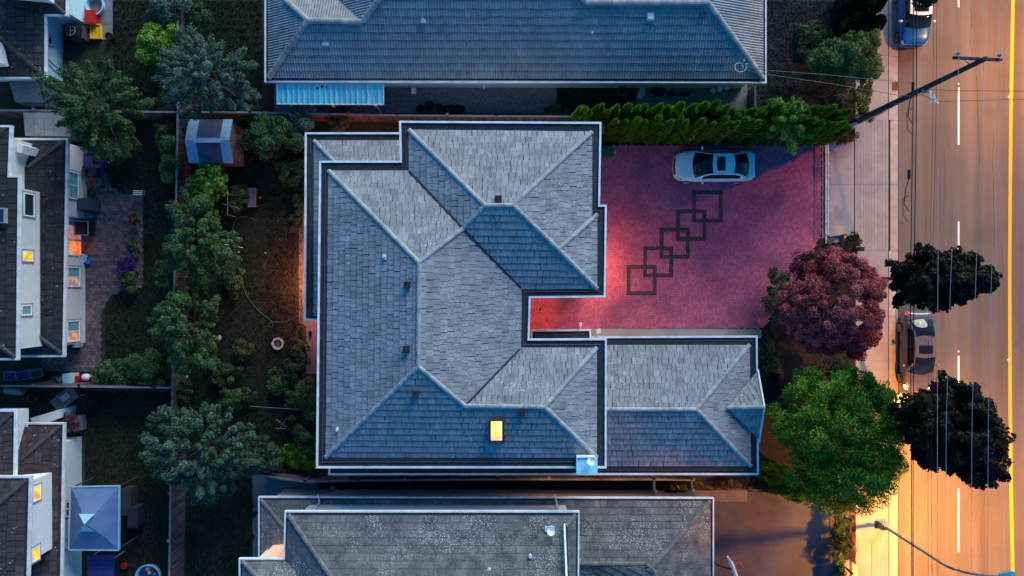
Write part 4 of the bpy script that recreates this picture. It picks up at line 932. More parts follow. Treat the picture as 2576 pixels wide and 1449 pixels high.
def tree(label, x, y, zc, r, mat_, cat='tree', rz=None, r2=None, clumps=60, per=260, size=.16, clump=.55, el=1.0, flat=.75, lump=.22, base=None, name=None, group=None, seed=None, asp=.5, trunk=.12, ang=0, hollow=.35, mats2=None, up=.8):
    """x, y: where the middle of the crown stands on the survey sheet at height zc; r: crown radius in metres"""
    rng = np.random.default_rng(seed if seed is not None else random.randrange(1 << 30))
    c0 = P(x, y, zc); g = base or (c0.x, c0.y); e = empty(name or 'tree', (g[0], g[1], 0), label, cat, group)
    r2 = r2 or r; rz = rz or r*.7
    ph = rng.random(4)*6.28
    d = unit(rng.normal(size=(clumps*3, 3))); d = d[d[:, 2] > -.35][:clumps]; m = len(d)
    th = np.arctan2(d[:, 1], d[:, 0]); out = 1+lump*(.5*np.sin(2*th+ph[0])+.6*np.sin(3*th+ph[1])+.5*np.sin(5*th+ph[2]))
    u = (hollow+(1-hollow)*rng.random(m)**.5)*out
    ce, se = math.cos(ang), math.sin(ang); lx = d[:, 0]*r*u; ly = d[:, 1]*r2*u
    C = np.stack([c0.x+lx*ce-ly*se, c0.y+lx*se+ly*ce, np.maximum(zc+d[:, 2]*rz*(.55+.45*u), .25)], 1)
    Rr = clump*(.65+.7*rng.random(m)); ax = unit(d*np.array([1, 1, .3])+np.array([0, 0, .35]))
    bt = .42+rng.normal(size=m)*.24
    c, a, b, tn = leaf_cloud(C, Rr, per, size, bt, ax, el, flat, up=up, asp=asp, rng=rng)
    if zc > 1.2: keep_ = c[:, 2] > .15; c, a, b, tn = c[keep_], a[keep_], b[keep_], tn[keep_]
    else: c[:, 2] = np.maximum(c[:, 2], .03)
    quads('crown' if cat == 'tree' else 'foliage', c, a, b, tn, mat_, e)
    mb = MB(); g3 = Vector((g[0], g[1], 0)); top = Vector((c0.x, c0.y, zc))
    if trunk:
        mb.tube([g3, g3.lerp(top, .35)+Vector((.04, .03, 0)), g3.lerp(top, .7), top], trunk, 8, r1=trunk*.5)
        for i in range(0, m, max(1, m//14)):
            q = Vector(C[i]); s_ = g3.lerp(top, random.uniform(.45, .95)); mid = s_.lerp(q, .5)+Vector((0, 0, .12)); mb.tube([s_, mid, q], trunk*.38, 5, r1=.012)
        mb.build('trunk' if cat == 'tree' else 'stem', M['bark'], e)
    return e
def cedar(label, gx, gy, spires, mat_, group=None, cat='tree', name='cedar_tree', n=2600, seed=0, fr=.17):
    rng = np.random.default_rng(seed); e = empty(name, (gx, gy, 0), label, cat, group); cs, as_, bs, ts = [], [], [], []
    mb = MB()
    for (dx, dy, H, R0) in spires:
        nn = int(n*R0/.45*H/4.5); h = rng.random(nn)**.8; th = rng.random(nn)*6.283
        prof = np.sqrt(np.maximum(0, 1-((h-.40)/.61)**2))*(1-.30*h); rad = R0*prof*(.72+.33*rng.random(nn))*(1+.14*np.sin(3*th+h*9+dx*7)+.1*np.sin(7*th-5*h))
        lean = np.array([dx, dy])*.0
        c = np.stack([gx+dx+rad*np.cos(th), gy+dy+rad*np.sin(th), .15+h*(H-.15)], 1)
        o_ = np.stack([np.cos(th), np.sin(th), np.full(nn, .1)], 1)
        t = unit(o_*.55+np.array([0, 0, 1.0])+rng.normal(size=(nn, 3))*.28); nr = unit(np.cross(t, rng.normal(size=(nn, 3)))+o_*.6); b = unit(np.cross(nr, t))
        s = fr*(.6+.8*rng.random(nn)); cs.append(c); as_.append(t*(s/2)[:, None]); bs.append(b*(s*.22)[:, None])
        ts.append(.38+.22*(rng.random(nn)-.3)+.25*h*rng.random(nn)+.1*np.sin(dx*9))
        mb.tube([(gx+dx*.6, gy+dy*.6, 0), (gx+dx, gy+dy, H*.6)], .05, 5, r1=.02)
        mb.lathe((gx+dx, gy+dy, 0), [(R0*.5, .3), (R0*.72, H*.35), (R0*.55, H*.62), (R0*.18, H*.85), (0, H*.9)], 8)
    quads('crown', np.concatenate(cs), np.concatenate(as_), np.concatenate(bs), np.concatenate(ts), mat_, e)
    mb.build('trunk', M['bark'], e); return e
# the cedar hedge along the drive
ords = ['first', 'second', 'third', 'fourth', 'fifth', 'sixth', 'seventh', 'eighth', 'ninth', 'tenth', 'eleventh', 'twelfth', 'thirteenth']
for i in range(13):
    X = 4.15+i*1.16; Y = 9.3-.012*i
    sp = []
    for k in range(6):
        dx = (-.42, .1, .45, -.15, .3, -.4)[k]+random.uniform(-.12, .12); dy = (-.45, -.35, -.42, .15, .42, .45)[k]+random.uniform(-.12, .12)
        if i < 1 and dy < 0: dy = .1
        sp.append((dx, dy, random.uniform(4.3, 5.7)-(0 if i < 11 else .5), random.uniform(.30, .39)))
    cedar('clipped green cedar, %s from the house end of the driveway hedge' % ords[i], X, Y, sp, LM['cedar'], 'cedar hedge along the driveway', seed=i+5, n=2300)
for i, (gx, gy) in enumerate([(P(2140, y).x+.25*(k % 2), P(2140, y).y) for k, y in enumerate((12, 42, 72, 98))]):
    sp = [(random.uniform(-.5, .5), random.uniform(-.35, .35), random.uniform(3.2, 4.2), random.uniform(.4, .55)) for k in range(4)]
    cedar('dark cedar beside the upper sidewalk, %s from the top edge' % ords[i], gx-.3, gy, sp, LM['cedar_d'], 'dark cedars beside the upper sidewalk', seed=50+i, n=2000)
cedar('green cedar shrub at the garage corner below the lush tree, leaning over the southern driveway', P(1945, 1195).x, P(1945, 1195).y, [(-.6, .35, 2.6, .6), (-.2, -.2, 3.0, .6), (.35, -.4, 2.8, .55), (.7, -.75, 2.4, .5), (.1, .4, 2.6, .5), (1.2, -.6, 2.0, .45)], LM['cedar'], name='cedar_shrub', cat='shrub', seed=90, n=3000)
# trees
tree('dark green feathery tree beside the upper left house, growing over the cross fence', 252, 268, 3.4, 2.35, LM['dark'], clumps=150, per=150, size=.15, clump=.32, el=2.4, lump=.2, seed=1, asp=.34, rz=2.2)
tree('tall sage green tree spreading over the fence above the blue roofed shed', 520, 195, 3.8, 2.35, LM['sage'], clumps=180, per=150, size=.13, clump=.33, el=1.9, lump=.2, seed=2, asp=.4, rz=2.3)
tree('bright green round shrub against the fence near the top left', 400, 112, 2.0, 1.1, LM['bright'], 'shrub', name='shrub', clumps=36, per=220, size=.13, clump=.36, seed=3, rz=.9)
tree('thin grey green climber along the fence at the top edge', 418, 22, 1.8, 1.1, LM['sage'], 'shrub', name='shrub', clumps=26, per=150, size=.13, clump=.36, seed=4, r2=1.4, trunk=.05)
tree('dim shrub beneath the sage tree, between the two left hand trees', 425, 262, .8, .7, LM['olive'], 'shrub', name='shrub', clumps=18, per=180, size=.12, clump=.3, seed=5, trunk=.04)
tree('mid green tree over the long fence, level with the main ridge of the central house', 500, 600, 3.0, 1.75, LM['green'], clumps=190, per=140, size=.12, clump=.30, el=1.6, lump=.24, seed=6, r2=2.3, asp=.4, rz=1.8)
tree('second mid green tree over the long fence, beside the stone fire ring', 476, 828, 3.0, 1.65, LM['green'], clumps=190, per=140, size=.12, clump=.30, el=1.6, lump=.24, seed=7, r2=2.1, asp=.4, rz=1.7)
tree('broad blue green tree with large leaf clusters at the lower left of the central lawn', 508, 1128, 3.3, 3.0, LM['blue'], clumps=210, per=150, size=.16, clump=.34, el=1.5, lump=.18, seed=8, r2=2.65, asp=.42, rz=2.2)
tree('small blue green tree at the right side of the broad tree, before the side fence', 640, 1150, 1.9, 1.2, LM['blue'], clumps=36, per=200, size=.16, clump=.36, seed=9, r2=.9, asp=.45)
tree('leafy bright vine below the blue roofed shed', 530, 462, 1.5, 1.15, LM['bright'], 'vine', name='vine', clumps=46, per=110, size=.21, clump=.36, seed=10, r2=1.1, asp=.85, trunk=.04, rz=.7)
tree('rounded green bush east of the blue roofed shed, below the fence', 690, 345, 1.5, 1.55, LM['green'], 'bush', name='bush', clumps=60, per=220, size=.14, clump=.4, seed=11, r2=1.25, rz=.8, trunk=.06)
tree('small fern like bush at the fence north west of the central house', 760, 300, 1.4, .9, LM['sage'], 'bush', name='bush', clumps=20, per=150, size=.16, clump=.3, seed=12, asp=.35, trunk=.04)
tree('yellow green bush at the fence between the awning and the central house', 850, 312, 1.0, .7, LM['olive'], 'bush', name='bush', clumps=18, per=160, size=.14, clump=.3, seed=13, trunk=.04)
tree('narrow climber on the fence left of the blue roofed shed', 428, 395, 1.6, .6, LM['green'], 'vine', name='vine', clumps=24, per=170, size=.13, clump=.3, seed=14, r2=1.1, trunk=.04)
tree('bright low bush at the lower right corner of the brown patio', 290, 942, 1.0, 1.2, LM['green'], 'bush', name='bush', clumps=36, per=200, size=.14, clump=.34, seed=15, r2=.6, trunk=.04, rz=.5)
tree('dim green bush between the low bush and the long fence', 378, 930, 1.3, 1.25, LM['dark'], 'bush', name='bush', clumps=40, per=200, size=.14, clump=.36, seed=16, r2=1.0, trunk=.05, rz=.7)
tree('sprawling green shrub beside the back door path, south west of the central house', 745, 905, .7, .55, LM['green'], 'shrub', name='shrub', clumps=18, per=160, size=.12, clump=.26, seed=17, r2=1.3, trunk=.03, rz=.4)
tree('small bright plant by the wall above the sprawling shrub', 760, 870, .4, .35, LM['bright'], 'plant', name='plant', clumps=8, per=120, size=.1, clump=.2, seed=18, trunk=.02, rz=.25)
tree('dark bushy garden bed shrub along the west wall near the wooden tripod', 765, 1040, 1.0, .85, LM['dark'], 'shrub', name='shrub', clumps=50, per=180, size=.12, clump=.3, seed=19, r2=2.2, trunk=.04, rz=.6)
tree('yellowish green shrub at the south west corner of the central house', 778, 1145, .9, .6, LM['lush'], 'shrub', name='shrub', clumps=26, per=180, size=.12, clump=.28, seed=20, r2=1.1, trunk=.04, rz=.5)
tree('light green bush between the blue green tree and the side fence', 715, 1148, .9, .8, LM['bright'], 'bush', name='bush', clumps=20, per=170, size=.12, clump=.26, seed=21, r2=.6, trunk=.03, rz=.4)
tree('low dim ground shrubs in front of the broad tree, left of the tripod', 560, 940, .4, .9, LM['dark'], 'shrub', name='shrub', clumps=22, per=160, size=.12, clump=.26, seed=22, r2=.8, trunk=.03, rz=.25)
for i, (x, y, l) in enumerate(((748, 575, 'small lime plant highest along the lower west gutter'), (742, 540, 'dark small shrub above the lime plant along the west gutter'), (750, 505, 'low twiggy plant beside the terracotta pots at the west gutter'), (743, 455, 'dim plant near the round pot at the west gutter'))):
    tree(l, x, y, .3, .35, LM['olive' if i == 0 else 'green'], 'plant', name='plant', clumps=8, per=110, size=.1, clump=.18, seed=30+i, r2=.5, trunk=.02, rz=.2)
tree('crimson leaved maple between the driveway and the street', 2098, 772, 3.3, 3.0, LM['crimson'], clumps=300, per=230, size=.10, clump=.30, lump=.16, seed=40, r2=2.65, asp=.6, rz=1.9, flat=.8, hollow=.5, trunk=.16)
tree('dull purple shrub behind the crimson maple, below the gate motor', 2062, 668, 1.7, 1.5, LM['plum'], 'shrub', name='shrub', clumps=60, per=190, size=.11, clump=.34, seed=41, r2=1.0, rz=.9)
tree('dull green shrub at the western foot of the crimson maple', 1958, 745, 1.0, .8, LM['dark'], 'shrub', name='shrub', clumps=30, per=180, size=.12, clump=.3, seed=42, r2=1.5, rz=.6)
tree('big lush green tree above the southern driveway, beside the sidewalk', 2112, 1098, 4.6, 3.4, LM['lush'], clumps=480, per=230, size=.11, clump=.44, lump=.07, seed=43, r2=3.85, asp=.5, rz=2.8, flat=.7, hollow=.25, trunk=.2)
tree('upper of the two near black street trees leaning over the road', 2352, 700, 7.6, 2.1, LM['black'], clumps=210, per=150, size=.19, clump=.38, el=1.6, lump=.17, seed=44, r2=1.35, asp=.7, rz=2.0, trunk=.13, base=(20.9, .5), flat=.8, hollow=.2)
tree('lower and larger of the two near black street trees beside the road', 2388, 1083, 7.4, 2.6, LM['black'], clumps=330, per=150, size=.19, clump=.40, el=1.6, lump=.17, seed=45, r2=2.0, asp=.7, rz=2.3, trunk=.15, base=(21.8, -6.9), flat=.8, ang=-.5, hollow=.2)
tree('dark branches hanging over the blue hatchback at the top edge', 2325, -58, 6.0, 2.0, LM['black'], clumps=60, per=200, size=.18, clump=.38, seed=46, r2=.95, asp=.6, rz=1.2, trunk=.1, base=(21.0, 14.7+2.2), hollow=.2)
tree('olive green ragged tree beside the sidewalk, above the utility pole foot', 2132, 152, 2.6, 1.85, LM['green2'], clumps=110, per=240, size=.13, clump=.36, lump=.25, seed=47, r2=1.35, rz=1.5)
tree('thin dull shrub under the olive tree near the sidewalk', 2165, 262, .9, .7, LM['olive'], 'shrub', name='shrub', clumps=18, per=130, size=.12, clump=.28, seed=48, r2=1.1, trunk=.04)
tree('light green feathery sapling rising out of the hedge', 1982, 308, 4.6, 1.05, LM['bright'], clumps=34, per=190, size=.17, clump=.26, el=2.4, seed=49, r2=1.2, asp=.25, rz=.8, lump=.25, base=(14.9, 8.2), trunk=.05)
tree('dry brown low bush beside the gate end of the hedge', 2130, 346, .3, .5, LM['dry'], 'bush', name='bush', clumps=12, per=120, size=.1, clump=.2, seed=51, trunk=.02, rz=.2)
tree('row of dry grass tufts on the verge by the southern gate', 1880, 1220, .25, 1.9, LM['dry'], 'plant', name='ornamental_grass', clumps=40, per=90, size=.2, clump=.2, seed=52, r2=.22, trunk=0, rz=.15, asp=.2)
tree('clipped dark hedge just inside the iron fence', 2108, 1368, .9, .38, LM['dark'], 'hedge', name='hedge', clumps=60, per=150, size=.1, clump=.26, seed=53, r2=1.9, trunk=.04, rz=.6)
tree('dry low plants outside the iron fence', 2134, 1360, .2, .3, LM['dry'], 'plant', name='plant', clumps=30, per=90, size=.12, clump=.18, seed=54, r2=1.9, trunk=0, rz=.1)
tree('small dark shrub on the gate corner beside the sidewalk', 2143, 610, .5, .45, LM['cedar_d'], 'shrub', name='shrub', clumps=10, per=110, size=.1, clump=.2, seed=55, trunk=.03, rz=.3)
tree('dark low planting behind the bungalow, above the first cedars', 1395, 285, .3, .8, LM['dark'], 'plant', name='plant', clumps=22, per=100, size=.14, clump=.22, seed=56, r2=.35, trunk=0, rz=.2)
tree('dim weeds growing around the white post south of the side fence', 1700, 1224, .4, .7, LM['olive'], 'plant', name='plant', clumps=14, per=100, size=.14, clump=.22, seed=57, r2=.3, trunk=0, rz=.2)
for i, (x, y, zc, r, r2, mt, l) in enumerate((
    (425, 335, 1.0, .7, .9, 'dark', 'low dark shrub west of the long fence, below the fence corner'), (415, 690, .9, .5, 1.0, 'green', 'dim narrow shrub west of the long fence between the two mid green trees'),
    (600, 500, .7, .5, .6, 'dark', 'small dark shrub right of the bright vine'), (590, 700, .5, .5, .9, 'dark', 'low undergrowth right of the first mid green tree'),
    (505, 715, .9, .6, .6, 'green', 'shrub filling the gap between the two mid green trees'), (610, 880, .4, .7, .5, 'olive', 'patch of weeds left of the fire ring'),
    (455, 985, .8, .6, .7, 'dark', 'shrub at the long fence above the broad blue green tree'), (600, 1000, .5, 1.0, .5, 'dark', 'spreading ground cover above the broad blue green tree'),
    (700, 960, .5, .5, .7, 'green', 'weedy clump left of the wooden tripod, upper'), (730, 430, .8, .7, .9, 'dark', 'dark undergrowth below the rounded green bush'),
    (500, 40, .8, .7, .8, 'dark', 'dark shrub right of the long fence near the top edge'), (640, 290, .8, .8, .4, 'dark', 'low shrub at the fence above the blue roofed shed'),
    (150, 395, .8, .6, .7, 'dark', 'dark shrub at the top of the brown patio'), (300, 385, .9, 1.1, .7, 'dark', 'shadowy undergrowth below the feathery tree'),
    (2010, 1000, .5, 1.0, 1.6, 'dark', 'dim ground cover in the grey bed beneath the lush tree'), (1935, 900, .4, .5, .9, 'dark', 'low dark planting at the corner of the grey bed'),
    (2040, 100, .3, .8, 1.2, 'dark', 'sparse weeds in the dry front yard'), (2090, 300, .7, .9, .5, 'dark', 'dark shrub between the front yard and the hedge end'))):
    tree(l, x, y, zc, r, LM[mt], 'shrub', name='shrub', clumps=int(26*r*r2/.5)+8, per=120, size=.11, clump=.25, seed=120+i, r2=r2, trunk=.03, rz=min(zc*.7, .5), lump=.3)
# leafless branch in front yard
tw = MB(); g = P(2098, 268); 
tw.tube([(g.x, g.y, 0), (g.x+.1, g.y+.05, .7), (g.x+.35, g.y+.9, 1.6), (g.x+.5, g.y+1.6, 2.2)], .06, 6, r1=.02)
for k in range(9):
    a = random.uniform(0, 6.28); b = Vector((g.x+.1+.03*k, g.y+.05+.1*k, .7+.12*k)); tw.tube([b, b+Vector((.35*math.cos(a), .35*math.sin(a), .15)), b+Vector((.75*math.cos(a+.2), .75*math.sin(a+.2), .2))], .014, 4, r1=.005)
o = tw.build('bare_branch', M['twig']); tag(o, 'bare grey branch rising under the olive tree in the front yard', 'branch')
# grass: short tufts over the yards, nobody could count them
rng = np.random.default_rng(3)
def tufts(name, boxes, n, mat_, size=.065):
    cs = []
    for (x0, y0, x1, y1, k) in boxes:
        m = int(n*k); xs = x0+(x1-x0)*rng.random(m); ys_ = y0+(y1-y0)*rng.random(m); cs.append(np.stack([(xs-CX)/PM, (CY-ys_)/PM, np.full(m, .03)], 1))
    c = np.concatenate(cs); m = len(c); a = unit(rng.normal(size=(m, 3))+np.array([0, 0, .8])); b = unit(np.cross(a, rng.normal(size=(m, 3)))); s = size*(.5+rng.random(m))
    pn = np.sin(c[:, 0]*1.3+2*np.sin(c[:, 1]*.7))*np.cos(c[:, 1]*1.1+c[:, 0]*.4)
    o = quads(name, c, a*(s/2)[:, None], b*(s*.3)[:, None], .4+.25*pn+rng.normal(size=m)*.22, mat_, None); o['kind'] = 'stuff'; return o
LM['grass'] = leafmat('dark_grass_blade', (.007, .013, .005), (.028, .036, .015), trans=.1)
LM['drygr'] = leafmat('dry_grass_blade', (.018, .017, .014), (.065, .06, .05), trans=.1)
tufts('grass', [(285, 0, 440, 275, .8), (470, 0, 660, 280, .9), (265, 390, 440, 960, 1.4), (215, 985, 425, 1449, 1.4), (470, 300, 762, 1185, 3.2), (470, 1195, 635, 1449, .8), (800, 1212, 1640, 1233, .3)], 16000, LM['grass'])
tufts('dry_grass', [(1930, 0, 2105, 250, .7), (1905, 215, 2080, 300, .2), (670, 560, 745, 900, .4), (2120, 1295, 2150, 1449, .2), (2085, 250, 2150, 350, .15)], 16000, LM['drygr'])
# ------------------------------------------------------------------ street furniture
pb = P(2150, 307); pole = empty('utility_pole', (pb.x, pb.y, 0), 'tall dark timber utility pole with a crossarm, leaning across the picture over the road', 'utility pole')
m_ = MB(); m_.tube([(pb.x, pb.y, 0), (pb.x, pb.y, 5.8), (pb.x, pb.y, 11.6)], .17, 12, r1=.11); m_.build('pole', M['timber'], pole)
tz = 11.3; c_a = P(2398, 134, tz); c_b = P(2520, 140, tz); yy = pb.y+.14
m_ = MB(); m_.bar((c_a.x, yy, tz), (c_b.x, yy-.1, tz), .11, .12); m_.build('crossarm', M['timber'], pole)
m_ = MB(); m_.bar((pb.x-.75, yy, tz-.05), (pb.x, pb.y+.1, tz-.75), .03, .05); m_.build('brace', M['metal'], pole)
INS = []
for x, y in ((2412.5, 133), (2475, 146), (2517, 137)):
    p = P(x, y, tz+.2); INS.append(p); m_ = MB(); m_.lathe((p.x, p.y, tz+.06), [(.03, 0), (.085, .02), (.05, .07), (.085, .1), (.05, .15), (.03, .2), (0, .21)], 12); m_.build('insulator', mat('grey_porcelain', (.3, .34, .36), rough=.2) if x < 2420 else bpy.data.materials['grey_porcelain'], pole)
m_ = MB(); m_.tube([(pb.x+.02, pb.y-.2, .1), (pb.x+.02, pb.y-.2, 3.2)], .06, 8); m_.build('cable_guard', M['metal'], pole)
m_ = MB(); m_.tube([(pb.x+.05, pb.y-.19, 3.2), (pb.x-.1, pb.y-.2, 5), (pb.x+.1, pb.y-.18, 6.8), (pb.x+.1, pb.y-.2, 7.3)], .02, 5); m_.build('riser_cable', M['metal'], pole)
m_ = MB(); m_.box((pb.x, pb.y-.15, 7.2), (.3, .2, .1)); m_.build('bracket', M['metal'], pole)
m_ = MB()
for k in range(5):
    pts = []; q0 = Vector((pb.x+.15, pb.y-.2, 7.3)); q1 = P(2362-3*k, 262-2*k, 7.3)
    for i in range(9):
        t = i/8; v = q0.lerp(q1, t); v.y -= .28*math.sin(math.pi*t)*(k-1.5)/2; v.z -= .1*math.sin(math.pi*t); pts.append(v)
    m_.tube(pts, .018, 5)
m_.build('cable_coil', M['fascia_old'], pole); pole.children[-1]['kind'] = 'stuff'
tag(MB().lathe((P(2184, 309, 1.0).x-.5, P(2184, 309, 1.0).y, 0), [(.17, 0), (.17, .55), (.12, .7), (0, .74)], 14).build('pedestal', M['vent_l']), 'small pale utility pedestal at the foot of the timber pole', 'pedestal')
# wires
def wire(label, pts, r, mat_, z=10.5, sag=0, group='overhead wires along the street', name='wire'):
    m_ = MB(); pp = []
    for i in range(len(pts)):
        x, y = pts[i][:2]; zz = pts[i][2] if len(pts[i]) > 2 else z; pp.append(P(x, y, zz))
    m_.tube(pp, r, 5); o = m_.build(name, mat_); tag(o, label, 'wire', group); return o
def lerp_pts(pts, n=3): return pts
wire('heavy black cable along the street, left strand of the darkest pair', [(2298, -40, 7.4), (2297, 120, 7.4), (2297, 256, 7.4), (2294, 450, 7.3), (2290, 720, 7.3), (2290, 720, 10.2), (2292, 1071, 10.2), (2294, 1480, 10.2)][:5]+[(2292, 1071, 7.3), (2294, 1480, 7.3)], .022, M['cable'])
wire('heavy black cable along the street, right strand of the darkest pair', [(2306, -40, 7.4), (2306, 250, 7.4), (2303, 450, 7.3), (2299, 720, 7.3), (2297, 1071, 7.3), (2297, 1480, 7.3)], .022, M['cable'])
for n_, (lab, pts, r_) in enumerate((
    ('thin telephone wire right of the heavy pair, nearer to it', [(2348, -40), (2347, 270), (2343, 480), (2337, 720), (2334, 1071), (2335, 1480)], .012),
    ('thin telephone wire right of the heavy pair, farther from it', [(2357, -40), (2355, 270), (2350, 480), (2344, 720), (2343, 1071), (2345, 1480)], .012),
    ('pale wire crossing both dark street trees nearest the telephone wires', [(2362, 340), (2360, 600), (2358, 900), (2358, 1200), (2358, 1480)], .014))):
    wire(lab, [(x, y, 10.3) for x, y in pts], r_*.75, M['cable'] if n_ < 2 else M['cable_l'])
for k, (lab, pts) in enumerate((
    ('pale conductor from the left insulator of the crossarm', [(2412, -40, 11.4), (INS and 2412.5, 133, 11.5), (2404, 400, 11.2), (2391, 720, 11.1), (2380, 1071, 11.1), (2379, 1480, 11.1)]),
    ('pale conductor from the middle insulator of the crossarm', [(2477, -40, 11.4), (2475, 146, 11.5), (2466, 400, 11.2), (2454, 720, 11.1), (2445, 1071, 11.1), (2443, 1480, 11.1)]),
    ('pale conductor from the right insulator of the crossarm', [(2519, -40, 11.4), (2517, 137, 11.5), (2506, 400, 11.2), (2493, 720, 11.1), (2486, 1071, 11.1), (2484, 1480, 11.1)]))):
    wire(lab, pts, .0085, M['cable_l'])
for lab, pts in (('twisted service drop from the bungalow roof corner to the utility pole, upper line', [(1880, 168, 3.4), (1930, 177, 3.9), (2080, 188, 5.2), (2200, 200, 6.6), (2300, 208, 7.3)]),
                 ('service wire from the bungalow roof corner to the utility pole, lower line', [(1880, 178, 3.4), (1930, 187, 3.9), (2100, 212, 5.2), (2250, 238, 6.6), (2300, 243, 7.3)]),
                 ('black wire crossing the road from the utility pole to the right edge, upper', [(2322, 225, 7.3), (2420, 228, 7.1), (2620, 230, 7.1)]),
                 ('black wire crossing the road from the utility pole to the right edge, lower', [(2318, 238, 7.3), (2360, 256, 7.2), (2460, 252, 7.0), (2620, 250, 7.0)]),
                 ('thin wire over the lower lawn from the broad tree to the shrubs', [(630, 1022, 2.2), (750, 1030, 2.0)])):
    wire(lab, pts, .013, M['cable'] if 'black' in lab else M['twig'], group='service wires to the houses')
for x, y, l in ((2297, 225, 'upper splice box on the heavy street cables by the pole'), (2287, 445, 'lower splice box on the heavy street cables above the driveway')):
    p = P(x, y, 7.3); m_ = MB(); m_.tube([(p.x, p.y+.35, 7.3), (p.x, p.y-.1, 7.28)], .07, 8); m_.tube([(p.x, p.y-.1, 7.28), (p.x-.12, p.y-.6, 7.2), (p.x-.14, p.y-1.3, 7.1), (p.x, p.y-1.7, 7.25)], .022, 5); m_.tube([(p.x+.02, p.y-.9, 7.2), (p.x-.2, p.y-1.1, 7.1), (p.x-.18, p.y-1.9, 7.1), (p.x-.02, p.y-2.2, 7.25)], .018, 5)
    tag(m_.build('splice_box', M['cable']), l, 'splice box', 'splice boxes on the street cables')
# cable loop on bungalow roof
m_ = MB(); p = P(1856, 172, 3.2); pts = [(p.x+.28*math.cos(t)+.02*t, p.y+.26*math.sin(t), 3.28+.02*t) for t in [i*.5 for i in range(15)]]; m_.tube(pts, .02, 5); m_.tube([pts[-1], (p.x+.5, p.y+.15, 3.5)], .02, 5); m_.tube([(p.x+.2, p.y+.1, 3.0), (p.x+.2, p.y+.3, 3.7)], .03, 6)
tag(m_.build('cable_loop', M['vent_l']), 'loop of pale cable on the bungalow roof corner', 'cable')
# street lamps
M['lamp_glow'] = glow('sodium_lamp_lens', (1, .45, .1), (1, .5, .15), 12)
def street_lamp(label, bx, by, hx, hy, hz, power, zb=6.3):
    e = empty('street_lamp', (bx, by, 0), label, 'street lamp', 'street lamps along the road'); B = Vector((bx, by, 0))
    m_ = MB(); m_.box((bx, by, .32), (.42, .42, .64)); m_.box((bx, by, .7), (.32, .32, .12)); m_.box((bx-.02, by, .03), (.6, .6, .06)); m_.build('base_cabinet', M['galv'], e)
    m_ = MB(); m_.tube([(bx, by, .6), (bx, by, 3.5), (bx, by, zb)], .095, 10, r1=.065); m_.build('pole', M['galv'], e)
    pts = []
    for i in range(11):
        t = i/10; w = t*t*(3-2*t)*.5+t*.5; pts.append((bx+(hx-bx)*t**1.5, by+(hy-by)*t**1.5, zb+(hz-zb)*math.sin(t*math.pi/2)))
    m_ = MB(); m_.tube(pts, .075, 8, r1=.055); m_.build('arm', M['galv'], e)
    m_ = MB(); m_.box((bx+.05, by+.08, 2.3), (.16, .1, .12)); m_.build('bracket', M['galv'], e)
    d = Vector((hx-bx, hy-by, 0)).normalized(); an = math.atan2(d.y, d.x); hp = Vector((hx, hy, hz))+d*.3
    m_ = MB(); vs = []
    for xx, w, z0, z1 in ((-.38, .08, -.04, .06), (-.2, .14, -.08, .1), (.15, .17, -.09, .1), (.36, .1, -.06, .04)):
        for yy_ in (-w, w):
            for zz in (z0, z1): vs.append(hp+Vector((xx*math.cos(an)-yy_*math.sin(an), xx*math.sin(an)+yy_*math.cos(an), zz)))
    fs = []
    for i in range(3):
        a = i*4; b = a+4; fs += [(a, b, b+1, a+1), (a+3, b+3, b+2, a+2), (a+1, b+1, b+3, a+3), (a+2, b+2, b, a)]
    fs += [(0, 1, 3, 2), (14, 15, 13, 12)]; m_.add(vs, fs); m_.build('lamp_head', mat('teal_lamp_housing', (.08, .25, .33), rough=.4) if 'teal_lamp_housing' not in bpy.data.materials else bpy.data.materials['teal_lamp_housing'], e)
    m_ = MB(); m_.lathe((hp.x, hp.y, hz-.10), [(0, -.06), (.08, -.045), (.11, 0)], 12); m_.build('lens', M['lamp_glow'], e)
    l = bpy.data.lights.new('street_light', 'SPOT'); l.energy = power; l.color = (1, .31, .008); l.spot_size = R(168); l.spot_blend = .35; l.shadow_soft_size = .12
    lo_ = bpy.data.objects.new('street_light', l); COL.objects.link(lo_); lo_.parent = e; lo_.location = (hp.x-bx, hp.y-by, hz-.2)
    return e
street_lamp('curved arm street lamp standing at the curb in the lower right corner', 22.1, -14.15, 23.75, -13.95, 8.0, 3000)
street_lamp('street lamp across the road beyond the right edge, lighting the upper street', 33.3, 14.2, 31.5, 14.2, 8.5, 1350)
# sliding gate rail of the red driveway, motor and posts
sg = empty('sliding_gate', (P(2083, 350).x, P(2083, 350).y, 0), 'low white sliding gate rail closing the red driveway', 'gate')
m_ = MB(); a, b = P(2083, 352, .45), P(2083, 592, .45); m_.bar(a, b, .05, .06); m_.build('top_rail', M['white'], sg)
m_ = MB(); a, b = P(2078, 352, .08), P(2078, 612, .08); m_.bar(a, b, .08, .06); m_.build('track', M['fascia_old'], sg)
for k in range(9):
    y = 356+k*29; p = P(2082, y, .2); m_ = MB(); m_.box((p.x, p.y, .25), (.03, .04, .42)); m_.build('bar', M['white'], sg)
gp = P(2087, 606); gm = empty('gate_motor', (gp.x, gp.y, 0), 'dark gate post and motor box at the lower end of the sliding gate', 'gate motor')
m_ = MB(); m_.box((gp.x, gp.y, .5), (.36, .3, 1.0)); m_.build('motor_box', M['metal'], gm)
m_ = MB(); m_.bar((gp.x-.5, gp.y+.12, 1.05), (gp.x+.5, gp.y+.3, 1.05), .08, .1); m_.build('arm', M['black'], gm)
m_ = MB(); m_.box((gp.x+.25, gp.y-.1, .55), (.2, .7, 1.1)); m_.build('post', M['black'], gm)
m_ = MB(); m_.tube([(gp.x-.2, gp.y-.05, .9), (gp.x-.4, gp.y-.5, .2)], .02, 5); m_.build('stay', M['metal'], gm)
